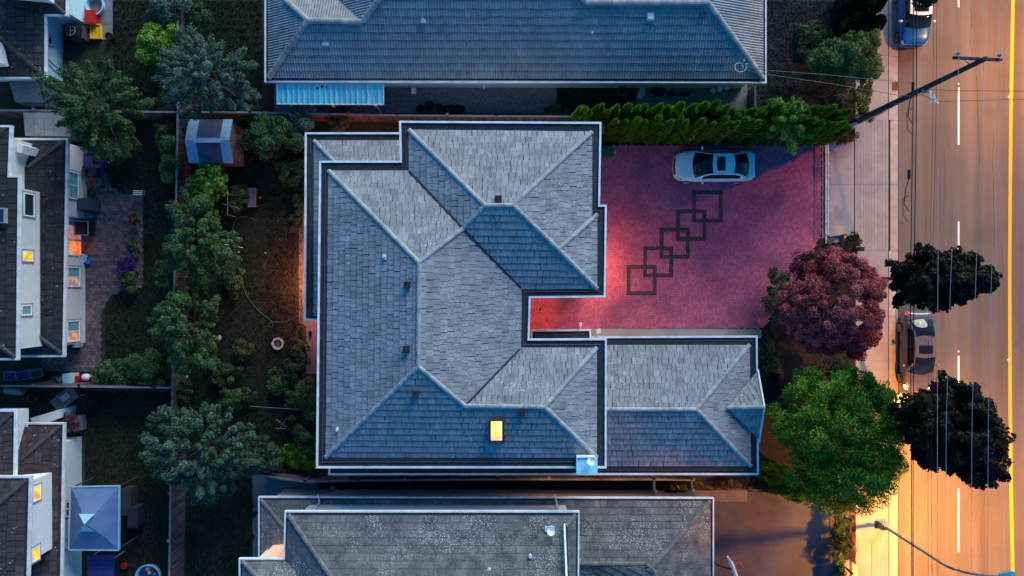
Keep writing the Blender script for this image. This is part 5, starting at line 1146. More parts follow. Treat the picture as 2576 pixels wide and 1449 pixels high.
bx = P(2153, 628); m_ = MB(); m_.box((bx.x, bx.y, .3), (.34, .18, .6)); m_.box((bx.x, bx.y, .62), (.4, .24, .04)); tag(m_.build('meter_box', M['black']), 'small black meter box beside the gate corner shrub', 'meter box')
# iron fence at the southern driveway
fx0, fx1 = P(2118, 0).x, P(2118, 0).x
ir = empty('iron_fence', (P(2100, 1290).x, P(2100, 1290).y, 0), 'black iron railing between the southern driveway and the sidewalk', 'fence')
xf = P(2107, 0).x; y0_, y1_ = P(0, 1285).y, P(0, 1475).y
for z in (.25, .75, 1.55, 1.7):
    m_ = MB(); m_.bar((xf, y0_, z), (xf, y1_, z), .04, .04); m_.build('rail', M['black'], ir)
n_ = int((y0_-y1_)/.12); m_ = MB(); m_.box((0, 0, .9), (.022, .022, 1.8)); m_.lathe((0, 0, 1.8), [(.03, 0), (0, .09)], 4); q = m_.build('bar', M['black']); me = q.data; bpy.data.objects.remove(q)
for i in range(n_): link_mesh('bar', me, Matrix.Translation((xf, y0_-(i+.5)*.12, 0)), ir)
for i in range(4):
    m_ = MB(); yy = y0_-(y0_-y1_)*i/3; m_.box((xf, yy, .95), (.1, .1, 1.9)); m_.build('post', M['black'], ir)
# basketball hoop
p = P(1845, 1432, 3.0); hoop = empty('basketball_hoop', (p.x-.9, p.y, 0), 'portable basketball hoop with white backboard on the southern driveway', 'basketball hoop')
m_ = MB(); m_.tube([(p.x-.9, p.y-.1, .1), (p.x-.75, p.y, 2.4), (p.x-.1, p.y, 3.0)], .05, 8); m_.build('pole', M['black'], hoop)
m_ = MB(); m_.box((p.x-.95, p.y-.1, .12), (.9, .7, .24)); m_.build('base', M['darkgrey'], hoop)
m_ = MB(); m_.box((p.x, p.y, 3.05), (.05, 1.25, .8), rz=.35); m_.build('backboard', M['vent_l'], hoop)
m_ = MB(); 
for z0 in (2.64, 3.46): m_.bar((p.x-.22+.0, p.y+.6, z0), (p.x+.22, p.y-.6, z0), .09, .05)
m_.build('backboard_frame', M['white'], hoop)
m_ = MB(); m_.tube([(p.x+.35+.23*math.cos(t), p.y+.05+.23*math.sin(t), 2.8) for t in [i*2*math.pi/16 for i in range(17)]], .012, 5); m_.build('rim', mat('orange_rim', (.5, .12, .03), rough=.5), hoop)

# ------------------------------------------------------------------ cars
def interp(x, tab):
    for (a, va), (b, vb) in zip(tab, tab[1:]):
        if x <= b: t = (x-a)/(b-a); t = t*t*(3-2*t) if False else t; return va+(vb-va)*t
    return tab[-1][1]
def car(name, label, cx, cy, ang, L, Wd, H, paint, roof=None, hatch=False, lights=False, sunroof=True, group=None, glass_tint=None):
    e = empty(name, (cx, cy, Z0c), label, 'car', group, rz=ang)
    hw = Wd/2; roof = roof or paint; gl = glass_tint or M['glass_car']
    plan = [(0, .60), (.02, .74), (.05, .86), (.1, .945), (.18, .985), (.3, 1.0), (.7, 1.0), (.85, .985), (.93, .94), (.97, .87), (.99, .78), (1, .66)]
    if hatch:
        zt = [(0, .52), (.02, .70), (.06, .80), (.14, .90), (.30, 1.0), (.5, 1.0), (.85, 1.02), (.96, 1.0), (1, .85)]
        cow, r0, r1_, rb = .29, .44, .84, .97
    else:
        zt = [(0, .45), (.015, .60), (.05, .71), (.12, .80), (.27, .93), (.5, .95), (.8, .99), (.9, 1.0), (.97, .97), (.99, .9), (1, .7)]
        cow, r0, r1_, rb = .27, .46, .70, .875
    prof = [(0, 0), (.25, -.003), (.5, -.012), (.72, -.03), (.86, -.065), (.94, -.12), (.985, -.21), (1.0, -.33), (1.0, -.48), (.985, -.60), (.95, -.70)]
    def Sf(u, v, sd_, o=0.0):
        w = interp(u, plan)*hw; z = interp(u, zt); n_ = len(prof)-1; k = v*n_; i = min(int(k), n_-1); t = k-i
        py = prof[i][0]*(1-t)+prof[i+1][0]*t; pz = prof[i][1]*(1-t)+prof[i+1][1]*t
        zz = max(z+pz*(z-.2)/.75, .2)
        # slightly bowed nose and tail
        bow = .10*L*(py**2)*.22*(1 if u < .12 else 0)*(1-u/.12 if u < .12 else 0)
        bowr = -.10*L*(py**2)*.16*((u-.88)/.12 if u > .88 else 0)
        return Vector((L*(.5-u)-bow-bowr*-1*-1 if u < .12 else L*(.5-u)-bowr*-1, sd_*(py*w+o*(1 if v > .55 else 0)), zz+o*(1 if v <= .75 else .3)))
    us = [i/44 for i in range(45)]; us = sorted(set(us+[.005, .012, .035, .965, .988, .995])); vs_ = [i/20 for i in range(21)]
    m_ = MB()
    for sd_ in (1, -1):
        g = [[Sf(u, v, sd_) for v in vs_] for u in us]; n0 = [p for r_ in g for p in r_]; nv = len(vs_)
        fs = []
        for i in range(len(us)-1):
            for j in range(nv-1):
                a = i*nv+j; f = (a, a+1, a+nv+1, a+nv); fs.append(f if sd_ < 0 else f[::-1])
        m_.add(n0, fs)
    # nose and tail closing
    for u, fl in ((0, 1), (1, -1)):
        ring_ = [Sf(u, v, 1) for v in vs_]+[Sf(u, v, -1) for v in vs_[::-1]]
        m_.add(ring_, [tuple(range(len(ring_)))[::fl]])
    bo = m_.build('body', paint, e, smooth=True, local=True)
    def patch(name, u0, u1, v0, v1, sd_, o, mat_, par=None, n=6):
        q = MB(); g = [Sf(u0+(u1-u0)*i/n, v0+(v1-v0)*j/n, sd_, o) for i in range(n+1) for j in range(n+1)]
        fs = [(i*(n+1)+j, i*(n+1)+j+1, (i+1)*(n+1)+j+1, (i+1)*(n+1)+j) for i in range(n) for j in range(n)]
        q.add(g, [f if sd_ < 0 else f[::-1] for f in fs]); return q.build(name, mat_, par or e, smooth=True, local=True)
    belt = lambda u: interp(u, zt)-.015
    def ht(u):
        if u < r0: t = (u-cow)/(r0-cow); return belt(u)+(H-belt(u))*math.sin(t*math.pi/2)**1.0
        if u > r1_: t = (rb-u)/(rb-r1_); return belt(u)+(H-belt(u))*math.sin(max(t, 0)*math.pi/2)**.9
        t = (u-r0)/(r1_-r0); return H+.035*math.sin(t*math.pi)
    gbw = .90*hw; gtw = (.66 if not hatch else .74)*hw
    def Gf(u, c, o=0.0):
        """c in -1..1 across: outer parts are the side windows"""
        s_ = 1 if c > 0 else -1; a = abs(c)
        base = gbw*(1 if u < .75 else 1-.10*(u-.75)/.25)
        k = min(1, (ht(u)-belt(u))/(H-belt(u)+1e-6)); top = base+(gtw-base)*k*(1.0)
        bow = .055*L*(1-min(a, .6)**2/.36)*((1 if u <= (r0+r1_)/2 else -1)*(abs(u-(r0+r1_)/2)/((rb-cow)/2)))*.8
        if a <= .6: y = top*a/.6; z = ht(u)-.045*(a/.6)**2
        else: t = (a-.6)/.4; y = top+(base-top)*t; z = (ht(u)-.045)*(1-t)+(belt(u)-.03)*t; 
        return Vector((L*(.5-u)+bow, s_*y, z+o))
    def gpatch(name, u0, u1, c0, c1, o, mat_, nu=10, nc=8, par=None):
        q = MB(); g = [Gf(u0+(u1-u0)*i/nu, c0+(c1-c0)*j/nc, o) for i in range(nu+1) for j in range(nc+1)]
        q.add(g, [(i*(nc+1)+j, (i+1)*(nc+1)+j, (i+1)*(nc+1)+j+1, i*(nc+1)+j+1) for i in range(nu) for j in range(nc)]); return q.build(name, mat_, par or e, smooth=True, local=True)
    gpatch('roof', r0, r1_, -.6, .6, .004, roof, 12, 14)
    gpatch('windshield', cow, r0, -.555, .555, 0, gl); gpatch('rear_window', r1_, rb, -.54, .54, 0, gl)
    for s_ in (-1, 1):
        gpatch('pillar', cow, r0, s_*.555 if s_ > 0 else -.64, s_*.64 if s_ > 0 else -.555, .004, roof if not hatch else M['black'], 10, 2)
        gpatch('pillar', r1_, rb, .54 if s_ > 0 else -.66, .66 if s_ > 0 else -.54, .004, roof if not hatch else M['black'], 10, 2)
        gpatch('roof_rail', r0-.001, r1_+.001, .59 if s_ > 0 else -.645, .645 if s_ > 0 else -.59, .006, roof, 12, 2)
        for k, (a, b) in enumerate(((cow+.07, (r0+r1_)/2-.012), ((r0+r1_)/2+.003, rb-.075))):
            gpatch('side_window', a, b, .645 if s_ > 0 else -.95, .95 if s_ > 0 else -.645, .002, gl, 8, 4)
        gpatch('door_frame', cow+.02, rb, .95 if s_ > 0 else -1.0, 1.0 if s_ > 0 else -.95, .004, paint, 10, 2)
        gpatch('pillar', (r0+r1_)/2-.014, (r0+r1_)/2+.005, .64 if s_ > 0 else -.96, .96 if s_ > 0 else -.64, .003, M['black'], 3, 3)
        gpatch('pillar', cow, cow+.075, .63 if s_ > 0 else -1.0, 1.0 if s_ > 0 else -.63, -.002, paint, 4, 4); gpatch('pillar', rb-.08, rb, .64 if s_ > 0 else -1.0, 1.0 if s_ > 0 else -.64, -.002, paint, 4, 4)
    if sunroof: gpatch('sunroof', r0+.045, r0+.135, -.40, .40, .012, M['glass_car'], 6, 6)
    for s_ in (1, -1):
        hl = patch('headlight', .018, .085, .44, .60, s_, .008, M['lens'] if not lights else M['head_on'])
        patch('lamp_bezel', .012, .10, .41, .63, s_, .004, M['black'], n=5)
        patch('taillight', .955, .99, .45, .64, s_, .006, M['red_lens'] if lights else M['tail'])
        patch('door_line', .33, .335, .55, .95, s_, .003, M['black'], n=4); patch('door_line', .53, .535, .55, .95, s_, .003, M['black'], n=4)
        patch('door_handle', .47, .505, .71, .73, s_, .02, M['rim'], n=2)
        if not hatch: patch('door_handle', .66, .695, .71, .73, s_, .02, M['rim'], n=2); patch('door_line', .71, .714, .55, .9, s_, .003, M['black'], n=4)
        patch('bonnet_crease', .11, .262, .29, .30, s_, .006, roof if not hatch else paint, n=6)
        patch('bonnet_seam', .09, .27, .515, .522, s_, .002, M['black'], n=6)
        mi = MB(); mx_ = L*(.5-cow-.075); mi.lathe((mx_, s_*(hw+.1), .98), [(0, .09), (.08, .07), (.12, .0), (.09, -.06), (0, -.08)], 12, sx=.62, sy=1.05); mi.bar((mx_, s_*(hw-.06), .95), (mx_, s_*(hw+.06), .96), .06, .04)
        mi.build('mirror', M['white'] if hatch else paint, e, smooth=True, local=True)
        for u in (.175, .80):
            wh = MB(); cx_ = L*(.5-u); r_ = .33; n_ = 20; vs2 = []; fs2 = []
            for yo, rr in ((.0, r_*.96), (.03, r_), (.19, r_), (.22, r_*.96)):
                for k in range(n_): t = 2*math.pi*k/n_; vs2.append((cx_+rr*math.cos(t), s_*(hw-.205+yo), r_+rr*math.sin(t)))
            for i in range(3):
                for k in range(n_): k2 = (k+1) % n_; fs2.append((i*n_+k, i*n_+k2, (i+1)*n_+k2, (i+1)*n_+k))
            fs2 += [tuple(range(n_)), tuple(range(4*n_-1, 3*n_-1, -1))]; wh.add(vs2, fs2); wo_ = wh.build('wheel', M['tyre'], e, local=True)
            rm = MB(); yo = s_*(hw+.020)
            for k in range(5):
                t = 2*math.pi*k/5; rm.bar((cx_, yo, r_), (cx_+.21*math.cos(t), yo, r_+.21*math.sin(t)), .02, .06)
            rm.tube([(cx_+.22*math.cos(t), yo, r_+.22*math.sin(t)) for t in [i*2*math.pi/20 for i in range(21)]], .018, 4); r_o = rm.build('rim', M['rim'], wo_, local=True)
    patch('grille', .006, .022, 0, .34, 1, .008, M['black'], n=4); patch('grille', .006, .022, 0, .34, -1, .008, M['black'], n=4)
    patch('chrome_strip', .022, .027, 0, .40, 1, .01, M['rim'], n=6); patch('chrome_strip', .022, .027, 0, .40, -1, .01, M['rim'], n=6)
    patch('boot_seam' if not hatch else 'hatch_seam', .90, .904, .0, .5, 1, .003, M['black'], n=5); patch('boot_seam' if not hatch else 'hatch_seam', .90, .904, .0, .5, -1, .003, M['black'], n=5)
    if not hatch:
        fi = MB(); x_ = L*(.5-(r1_-.03)); fi.lathe((x_, 0, H+.01), [(.05, 0), (.04, .03), (.0, .07)], 8, sx=1.6, sy=.6); fi.build('aerial', paint, e, local=True)
    for s_ in (1, -1):
        wp = MB(); wp.tube([Gf(cow+.01, .1*s_, .02), Gf(cow+.035, .42*s_, .02)], .008, 4); wp.build('wiper', M['black'], e, local=True)
    return e
M['glass_car'] = mat('tinted_car_glass', (.006, .010, .014), rough=.05, spec=.5, fine=.0)
M['glass_car'].node_tree.nodes['Principled BSDF'].inputs['IOR'].default_value = 1.45
M['head_on'] = mat('lit_headlight', (.6, .5, .4), rough=.2, emit=(1, .55, .18), estr=6)
M['tail'] = mat('tail_lamp_glass', (.25, .03, .035), rough=.15)
Z0c = .035
sil = mat('silver_car_paint', (.55, .84, .84), (.60, .88, .88), rough=.35, metal=.0, coat=.5, fine=.02)
car('car', 'silver blue sedan parked on the red driveway beside the cedar hedge', 11.9, 7.2, math.pi, 4.78, 1.83, 1.42, sil)
Z0c = -.12
dk = mat('grey_car_paint', (.10, .10, .115), (.115, .115, .13), rough=.35, metal=.1, coat=.7, fine=.02)
car('car', 'dark grey sedan parked at the curb between the two black street trees, headlights on', 24.05, -3.8, -math.pi/2, 4.75, 1.84, 1.44, dk, lights=True)
bl = mat('blue_car_paint', (.006, .12, .46), (.008, .14, .50), rough=.25, metal=.2, coat=.8, fine=.02)
car('car', 'blue hatchback with a white roof parked at the curb at the top edge', 23.82, 16.2, -math.pi/2, 3.85, 1.74, 1.42, bl, roof=M['white'], hatch=True)
cb = [c for c in S.objects if c.get('label', '').startswith('dark grey sedan')][0]
for s_ in (-1, 1):
    l = bpy.data.lights.new('headlight_beam', 'SPOT'); l.energy = 260; l.color = (1, .5, .12); l.spot_size = R(120); l.spot_blend = .8; l.shadow_soft_size = .06
    lo_ = bpy.data.objects.new('headlight_beam', l); COL.objects.link(lo_); lo_.parent = cb; lo_.location = (2.42, s_*.62, .66); lo_.rotation_euler = (0, R(-68), 0)

# ------------------------------------------------------------------ sheds, canopy
sh = empty('shed', (P(530, 355).x, P(530, 355).y, 0), 'garden shed with pale blue and dark striped roof and brown wall, under the sage tree', 'shed')
zr, ze_ = 2.45, 1.95; ym = P(0, 353, zr).y
xs_ = [P(x, 0, 2.2).x for x in (470, 497, 557, 581)]
yt_, yb_ = P(0, 300, ze_).y, P(0, 410, ze_).y
M['shed_b'] = mat('pale_blue_felt', (.20, .32, .44), (.28, .42, .54), rough=.8, scale=3, fine=.15); M['shed_d'] = mat('dark_felt', (.05, .06, .10), (.075, .085, .13), rough=.9, scale=3, fine=.15)
for i in range(3):
    for ya, za, yb, zb in ((ym, zr, yt_, ze_), (ym, zr, yb_, ze_)):
        m_ = MB(); dpt = .0 if i != 1 else .0
        m_.add([(xs_[i], ya, za), (xs_[i+1]-.004, ya, za), (xs_[i+1]-.004, yb, zb), (xs_[i], yb, zb), (xs_[i], ya, za-.04), (xs_[i+1]-.004, ya, za-.04), (xs_[i+1]-.004, yb, zb-.04), (xs_[i], yb, zb-.04)], [(0, 1, 2, 3), (7, 6, 5, 4), (0, 4, 5, 1), (1, 5, 6, 2), (2, 6, 7, 3), (3, 7, 4, 0)])
        m_.build('roof_panel', M['shed_d'] if i == 1 else M['shed_b'], sh)
m_ = MB(); m_.bar((xs_[0]+.5, ym, zr+.02), (xs_[3]-.5, ym, zr+.02), .26, .04); m_.build('ridge_strip', mat('light_blue_ridge', (.4, .52, .6), (.5, .62, .68), rough=.7), sh)
xw = xs_[3]-.12; M['shedwall'] = mat('brown_shed_boards', (.12, .085, .085), (.18, .13, .13), rough=.9, scale=2, fine=.15)
m_ = MB(); m_.prism([(xs_[0]+.12, yb_+.12), (xw-.02, yb_+.12), (xw-.02, yt_-.12), (xs_[0]+.12, yt_-.12)], 0, 1.9); m_.build('wall', M['shedwall'], sh)
for k in range(12):
    y_ = yb_+.2+k*(yt_-yb_-.4)/11; m_ = MB(); m_.box((xw, y_, .95), (.03, (yt_-yb_-.3)/12-.02, 1.9), tone=random.uniform(-.25, .25)); m_.build('board', M['shedwall'], sh)
m_ = MB(); m_.add([(xw-.01, yb_+.1, 1.9), (xw-.01, yt_-.1, 1.9), (xw-.01, ym, zr-.04)], [(0, 1, 2)]); m_.build('gable', M['shedwall'], sh)
s2_ = empty('shed', (P(110, 315).x, P(110, 315).y, 0), 'small low shed with stained grey flat roof beside the upper cross fence', 'shed')
zs = 2.1
for k in range(4):
    x0_, x1_ = 58+k*25, 58+(k+1)*25; m_ = MB(); q = [P(x0_+.5, 283, zs), P(x1_-.5, 283, zs), P(x1_+5-.5, 342, zs-.15), P(x0_+5+.5, 342, zs-.15)]
    m_.add(q+[v-Vector((0, 0, .04)) for v in q], [(3, 2, 1, 0), (4, 5, 6, 7), (0, 1, 5, 4), (1, 2, 6, 5), (2, 3, 7, 6), (3, 0, 4, 7)], random.uniform(-.15, .15)); m_.build('roof_panel', mat('stained_grey_sheet', (.16, .16, .17), (.30, .30, .31), rough=.8, scale=2.2) if k == 0 else bpy.data.materials['stained_grey_sheet'], s2_)
a = P(64, 288, zs); b = P(156, 338, zs); m_ = MB(); m_.prism([(a.x, b.y), (b.x-.02, b.y), (b.x-.02, a.y), (a.x, a.y)], 0, zs-.22); m_.build('wall', mat('grey_shed_wall', (.15, .14, .16), (.2, .19, .21), rough=.9), s2_)
# lean-to beside upper-left house
lt = empty('lean_to', (P(80, 235).x, P(80, 235).y, 0), 'grey translucent lean-to roof in the gap below the upper left house', 'lean-to')
for k, (pp, t) in enumerate((([(24, 208), (96, 205), (108, 258), (38, 256)], 0), ([(98, 205), (140, 222), (150, 232), (110, 258)], -.25), ([(38, 257), (109, 259), (146, 250), (118, 268), (60, 266)], -.4))):
    m_ = MB(); q = [P(x, y, 2.0-.12*k) for x, y in pp]; m_.add(q[::-1], [tuple(range(len(q)))], t); m_.add([v-Vector((0, 0, .03)) for v in q], [tuple(range(len(q)))], t)
    m_.build('roof_panel', mat('dull_grey_sheet', (.13, .15, .17), (.19, .21, .23), rough=.6, scale=1.5) if k == 0 else bpy.data.materials['dull_grey_sheet'], lt)
for x, y in ((40, 254), (106, 256), (138, 226)): p = P(x, y, 1.7); m_ = MB(); m_.box((p.x, p.y, .85), (.08, .08, 1.7)); m_.build('post', M['wood_top'], lt)
# canopy gazebo
cn = [P(177, 1225, 2.2), P(300, 1222, 2.2), P(299, 1384, 2.2), P(173, 1383, 2.2)]; pk = Vector(((cn[0].x+cn[1].x)/2, (cn[0].y+cn[2].y)/2, 3.15))
gz = empty('canopy', (pk.x, pk.y, 0), 'blue fabric garden canopy with pale peak vents in the lower left yard', 'canopy')
M['canopy'] = mat('blue_canopy_fabric', (.10, .17, .32), (.13, .21, .38), rough=.75, scale=1.2, fine=.06)
for i in range(4):
    a, b = cn[i], cn[(i+1) % 4]; vs2 = []; n_ = 8
    for r_ in range(n_+1):
        t = r_/n_
        for k in range(n_+1):
            s_ = k/n_; q = a.lerp(b, s_).lerp(pk, t); q.z -= .16*math.sin(math.pi*t)*1.0*(1-.3*math.sin(math.pi*s_))+.03*math.sin(s_*math.pi)*(1-t); vs2.append(q)
    m_ = MB(); fs = [(r_*(n_+1)+k, (r_+1)*(n_+1)+k, (r_+1)*(n_+1)+k+1, r_*(n_+1)+k+1) for r_ in range(n_) for k in range(n_)]; m_.add(vs2, fs); m_.build('fabric_panel', M['canopy'], gz, smooth=True)
    m_ = MB(); o_ = Vector((0, 0, -.16)); m_.add([a, b, b+o_, a+o_], [(0, 1, 2, 3)]); m_.bar(a+Vector((0, 0, .01)), b+Vector((0, 0, .01)), .07, .04); m_.build('valance', mat('cyan_canopy_edge', (.25, .55, .65), (.35, .62, .7), rough=.7) if i == 0 else bpy.data.materials['cyan_canopy_edge'], gz)
    m_ = MB(); m_.box((a.x+(.05 if i in (0, 3) else -.05), a.y+(-.05 if i < 2 else .05), 1.08), (.06, .06, 2.16)); m_.build('post', M['darkgrey'], gz)
for s_ in (1, -1):
    m_ = MB(); m_.add([pk+Vector((0, 0, .05)), pk+Vector((-.45, .5*s_, -.22)), pk+Vector((.45, .5*s_, -.22))], [(0, 1, 2) if s_ < 0 else (0, 2, 1)]); m_.add([pk+Vector((0, 0, .045)), pk+Vector((-.45, .5*s_, -.225)), pk+Vector((.45, .5*s_, -.225))], [(0, 2, 1) if s_ < 0 else (0, 1, 2)]); m_.build('peak_vent', bpy.data.materials['cyan_canopy_edge'], gz)
# ------------------------------------------------------------------ yard things
def T(o, l, c, g=None): return tag(o, l, c, g)
def box_thing(name, l, c, x, y, w, d, h, mat_, lid=None, z=0, rz=0, rim=False):
    p = P(x, y, z+h); e = empty(name, (p.x, p.y, z), l, c, rz=rz); m_ = MB(); m_.box((0, 0, h/2-.02), (w*.94, d*.94, h-.04)); m_.build('body', mat_, e, local=True)
    m_ = MB()
    if rim:
        for sx, sy, ww, dd in ((0, d/2, w, .05), (0, -d/2, w, .05), (w/2, 0, .05, d-.052), (-w/2, 0, .05, d-.052)): m_.box((sx, sy, h), (ww, dd, .05))
    else: m_.box((0, 0, h), (w, d, .05)); m_.box((0, 0, h+.035), (w*.8, d*.8, .015))
    m_.build('rim' if rim else 'lid', lid or mat_, e, local=True); return e
def pot(l, x, y, r, h, mat_, c='pot', fill=None, z=0, g=None):
    p = P(x, y, z+h*.8); e = empty('pot', (p.x, p.y, z), l, c, g); m_ = MB(); m_.lathe((0, 0, 0), [(0, .0), (r*.75, 0), (r*.95, h*.9), (r, h), (r*.86, h), (r*.8, h*.75), (0, h*.74)], 16); m_.build('body', mat_, e, local=True)
    m_ = MB(); m_.lathe((0, 0, h*.76), [(r*.8, 0), (r*.4, .02), (0, .03)], 12); m_.build('filling', fill or M['soil'], e, local=True); return e
box_thing('storage_bin', 'red lidded bin on the concrete patio of the upper left house', 'bin', 226, 43, .62, .85, .5, M['red_p'])
box_thing('sand_table', 'yellow plastic tray table on the concrete patio, right of the red bin', 'tray', 240, 79, .58, .82, .28, M['yellow_p'], rim=True)
box_thing('air_conditioner', 'black air conditioner unit beside the pale blue wall, upper left', 'air conditioner', 187, 77, .9, .85, .85, M['darkgrey'], M['black'])
p = P(178, 77, .9); m_ = MB(); m_.lathe((p.x, p.y, .93), [(.3, 0), (.3, .02), (.27, .02), (.27, 0)], 20)
for k in range(4): m_.bar((p.x, p.y, .945), (p.x+.27*math.cos(k*1.57), p.y+.27*math.sin(k*1.57), .945), .03, .01)
ac = [o for o in S.objects if o.name.startswith('air_conditioner')][0]; OFF[ac.name] = Vector(ac.location); m_.build('fan_grille', M['metal'], ac)
m_ = MB(); p = P(238, 12, .3); m_.lathe((p.x, p.y, 0), [(0, .03), (.42, .03), (.48, .35), (.54, .35), (.47, 0), (0, 0)], 24, sx=1, sy=1.15); T(m_.build('wading_tub', M['pale_blue'], smooth=False), 'pale blue oval wading tub at the top edge, above the red bin', 'tub')
pot('dark round planter at the lower right corner of the small concrete patio', 275, 92, .24, .35, M['pot'])
pot('small white and blue bucket below the yellow tray', 227, 92, .15, .2, M['pale_blue'], 'bucket')
# western patio
box_thing('grill', 'covered grey barbecue grill against the stucco wall on the brown patio', 'grill', 210, 514, .9, .72, 1.05, mat('slate_grill_cover', (.045, .06, .085), (.06, .08, .11), rough=.7))
box_thing('side_table', 'black square table with rounded pale rim by the orange lit window', 'table', 204, 574, .82, .8, .8, M['black'], M['metal'], rim=True)
box_thing('storage_crate', 'violet storage crate at the top end of the brown patio', 'crate', 234, 404, 1.0, .85, .6, M['purple_c'], M['darkgrey'], rim=True)
for x, y, l in ((226, 430, 'dark patio chair nearest the violet crate'), (238, 459, 'dark patio chair with a red cushion beside it, right of the cyan window')):
    p = P(x, y, .6); e = empty('patio_chair', (p.x, p.y, 0), l, 'chair', 'dark patio chairs', rz=random.uniform(-.5, .5))
    m_ = MB(); m_.lathe((0, 0, .4), [(0, .05), (.3, .05), (.34, .0), (0, 0)], 14); m_.build('seat', M['darkgrey'], e, local=True)
    m_ = MB(); m_.tube([(-.3, -.25, .72), (-.36, 0, .78), (-.3, .25, .72)], .05, 6); m_.box((-.33, 0, .6), (.06, .55, .3)); m_.build('backrest', M['darkgrey'], e, local=True)
    for a, b in ((-.22, -.22), (.22, -.22), (.22, .22), (-.22, .22)): m_ = MB(); m_.box((a, b, .2), (.04, .04, .4)); m_.build('leg', M['black'], e, local=True)
p = P(224, 448, .5); m_ = MB(); m_.lathe((p.x, p.y, .3), [(0, .12), (.15, .1), (.2, .04), (.15, 0), (0, 0)], 12); T(m_.build('cushion', M['red_p']), 'small red cushion between the two dark patio chairs', 'cushion')
m_ = MB(); p = P(229, 486, .4); m_.tube([(p.x+.2*math.cos(t), p.y+.2*math.sin(t), .3+.01*t) for t in [i*.4 for i in range(40)]], .025, 5); T(m_.build('hose_reel', M['black']), 'coiled black hose above the covered grill', 'hose')
pot('white round basin standing by the wall below the orange window', 208, 650, .26, .3, M['white'], 'basin', M['pale_blue'])
pot('blue round basin beside the white basin', 222, 655, .22, .25, M['blue_tub'], 'basin', M['blue_tub'])
pot('small round stool just below the covered grill', 224, 542, .17, .4, M['metal'], 'stool', M['metal'])
for i, (x, y, r_, mt, l, nm) in enumerate(((334, 553, .3, 'orange', 'orange flowering plant in a pot on the brown patio', 'potted_plant'), (333, 620, .34, 'green', 'green potted plant in the middle of the right patio edge', 'potted_plant'), (318, 672, .48, 'violet', 'violet flowering planter near the lower right patio edge', 'potted_plant'), (326, 708, .5, 'green', 'green low bush at the lower right corner of the patio', 'potted_plant'))):
    tree(l, x, y, .5, r_, LM[mt], 'potted plant', name=nm, clumps=14, per=120, size=.11, clump=r_*.45, seed=70+i, trunk=.03, rz=.25)
pot('dark pot beside the violet planter', 336, 690, .24, .35, M['pot'])
bs = empty('bench', (P(345, 484).x, P(345, 484).y, 0), 'small white slatted garden bench at the upper right patio corner', 'bench')
for k in range(3): m_ = MB(); p = P(346, 480+k*4.5, .4); m_.box((p.x, p.y, .4), (.55, .05, .03)); m_.build('slat', M['fascia_old'], bs)
for s_ in (-.22, .22): m_ = MB(); p = P(346, 484, .4); m_.box((p.x+s_, p.y, .2), (.04, .3, .36)); m_.build('leg', M['metal'], bs)
# lower patio clutter
box_thing('appliance', 'white rectangular appliance by the fence below the brown patio', 'appliance', 168, 953, .5, .58, .8, M['fascia_old'], M['pale_blue'])
box_thing('toy_car', 'red plastic toy next to the white appliance', 'toy', 187, 953, .38, .35, .4, M['red_p'])
pot('shiny metal pot left of the white appliance, nearer to it', 152, 953, .16, .3, M['rim'], 'pot', M['metal']); pot('shiny metal pot left of the white appliance, farther from it', 138, 954, .16, .3, M['rim'], 'pot', M['darkgrey'])
pot('brown clay pot left of the bright low bush', 238, 941, .2, .3, M['terracotta'])
m_ = MB(); p = P(212, 950, .3); m_.lathe((p.x, p.y, 0), [(.2, 0), (.22, .2), (.1, .32), (0, .34)], 9, sx=1.2); T(m_.build('sack', M['fascia_old']), 'crumpled white sack between the red toy and the clay pot', 'sack')
for x, y, l in ((324, 912, 'white stone ornament above the dim green bush, upper'), (324, 921, 'white stone ornament above the dim green bush, lower'), (465, 948, 'pale stones half hidden below the second mid green tree')):
    p = P(x, y, .1); m_ = MB(); m_.lathe((p.x, p.y, 0), [(.14, 0), (.13, .1), (.06, .17), (0, .18)], 7, sx=1.3); T(m_.build('stone', M['stone']), l, 'stone', 'pale stones by the fence bushes')
for k, (x, y, w, d, a, mt, l) in enumerate(((60, 944, .9, .5, .2, 'purple_c', 'folded violet garden chair by the lower left fence'), (90, 940, .8, .45, .25, 'darkgrey', 'folded dark garden chair by the lower left fence'), (25, 946, .7, .5, 0, 'purple_c', 'violet cloth bundle at the left edge by the fence'))):
    p = P(x, y, .4); e = empty('folded_chair', (p.x, p.y, 0), l, 'chair', rz=a); m_ = MB(); m_.box((0, 0, .35), (w*.8, d*.8, .05)); m_.build('seat', M[mt], e, local=True); m_ = MB()
    for q in (-d/2, d/2): m_.bar((-w/2, q, .4), (w/2, q, .42), .035, .035)
    m_.bar((-w/2, -d/2, .4), (-w/2, d/2, .4), .03, .03); m_.bar((w/2, -d/2, .42), (w/2, d/2, .42), .03, .03); m_.bar((0, -d/2, .0), (0, -d/2, .38), .03, .03); m_.bar((0, d/2, .0), (0, d/2, .38), .03, .03); m_.build('frame', M['metal'], e, local=True)
pot('pale clay barrel planter above the lower left house', 80, 1003, .26, .4, M['terracotta'])
m_ = MB(); a = P(14, 983, .3); b = P(58, 986, .3); m_.tube([a, b], .2, 12); T(m_.build('drum', M['metal']), 'long grey drum lying by the lower left fence', 'drum')
tt = P(163, 1003, .7); e = empty('table', (tt.x, tt.y, 0), 'grey tilted rectangular table with a thin metal frame, lower left yard', 'table', rz=.66)
m_ = MB(); m_.box((0, 0, .72), (1.55, .85, .04)); m_.build('top', mat('slate_table_top', (.10, .11, .13), (.14, .15, .17), rough=.6), e, local=True)
m_ = MB(); m_.bar((-.2, .45, .8), (-.2, -.42, .8), .03, .03); m_.bar((-.2, -.42, .8), (.3, -.3, .8), .03, .03); m_.box((.1, .05, .76), (.5, .36, .04)); m_.build('frame', M['metal'], e, local=True)
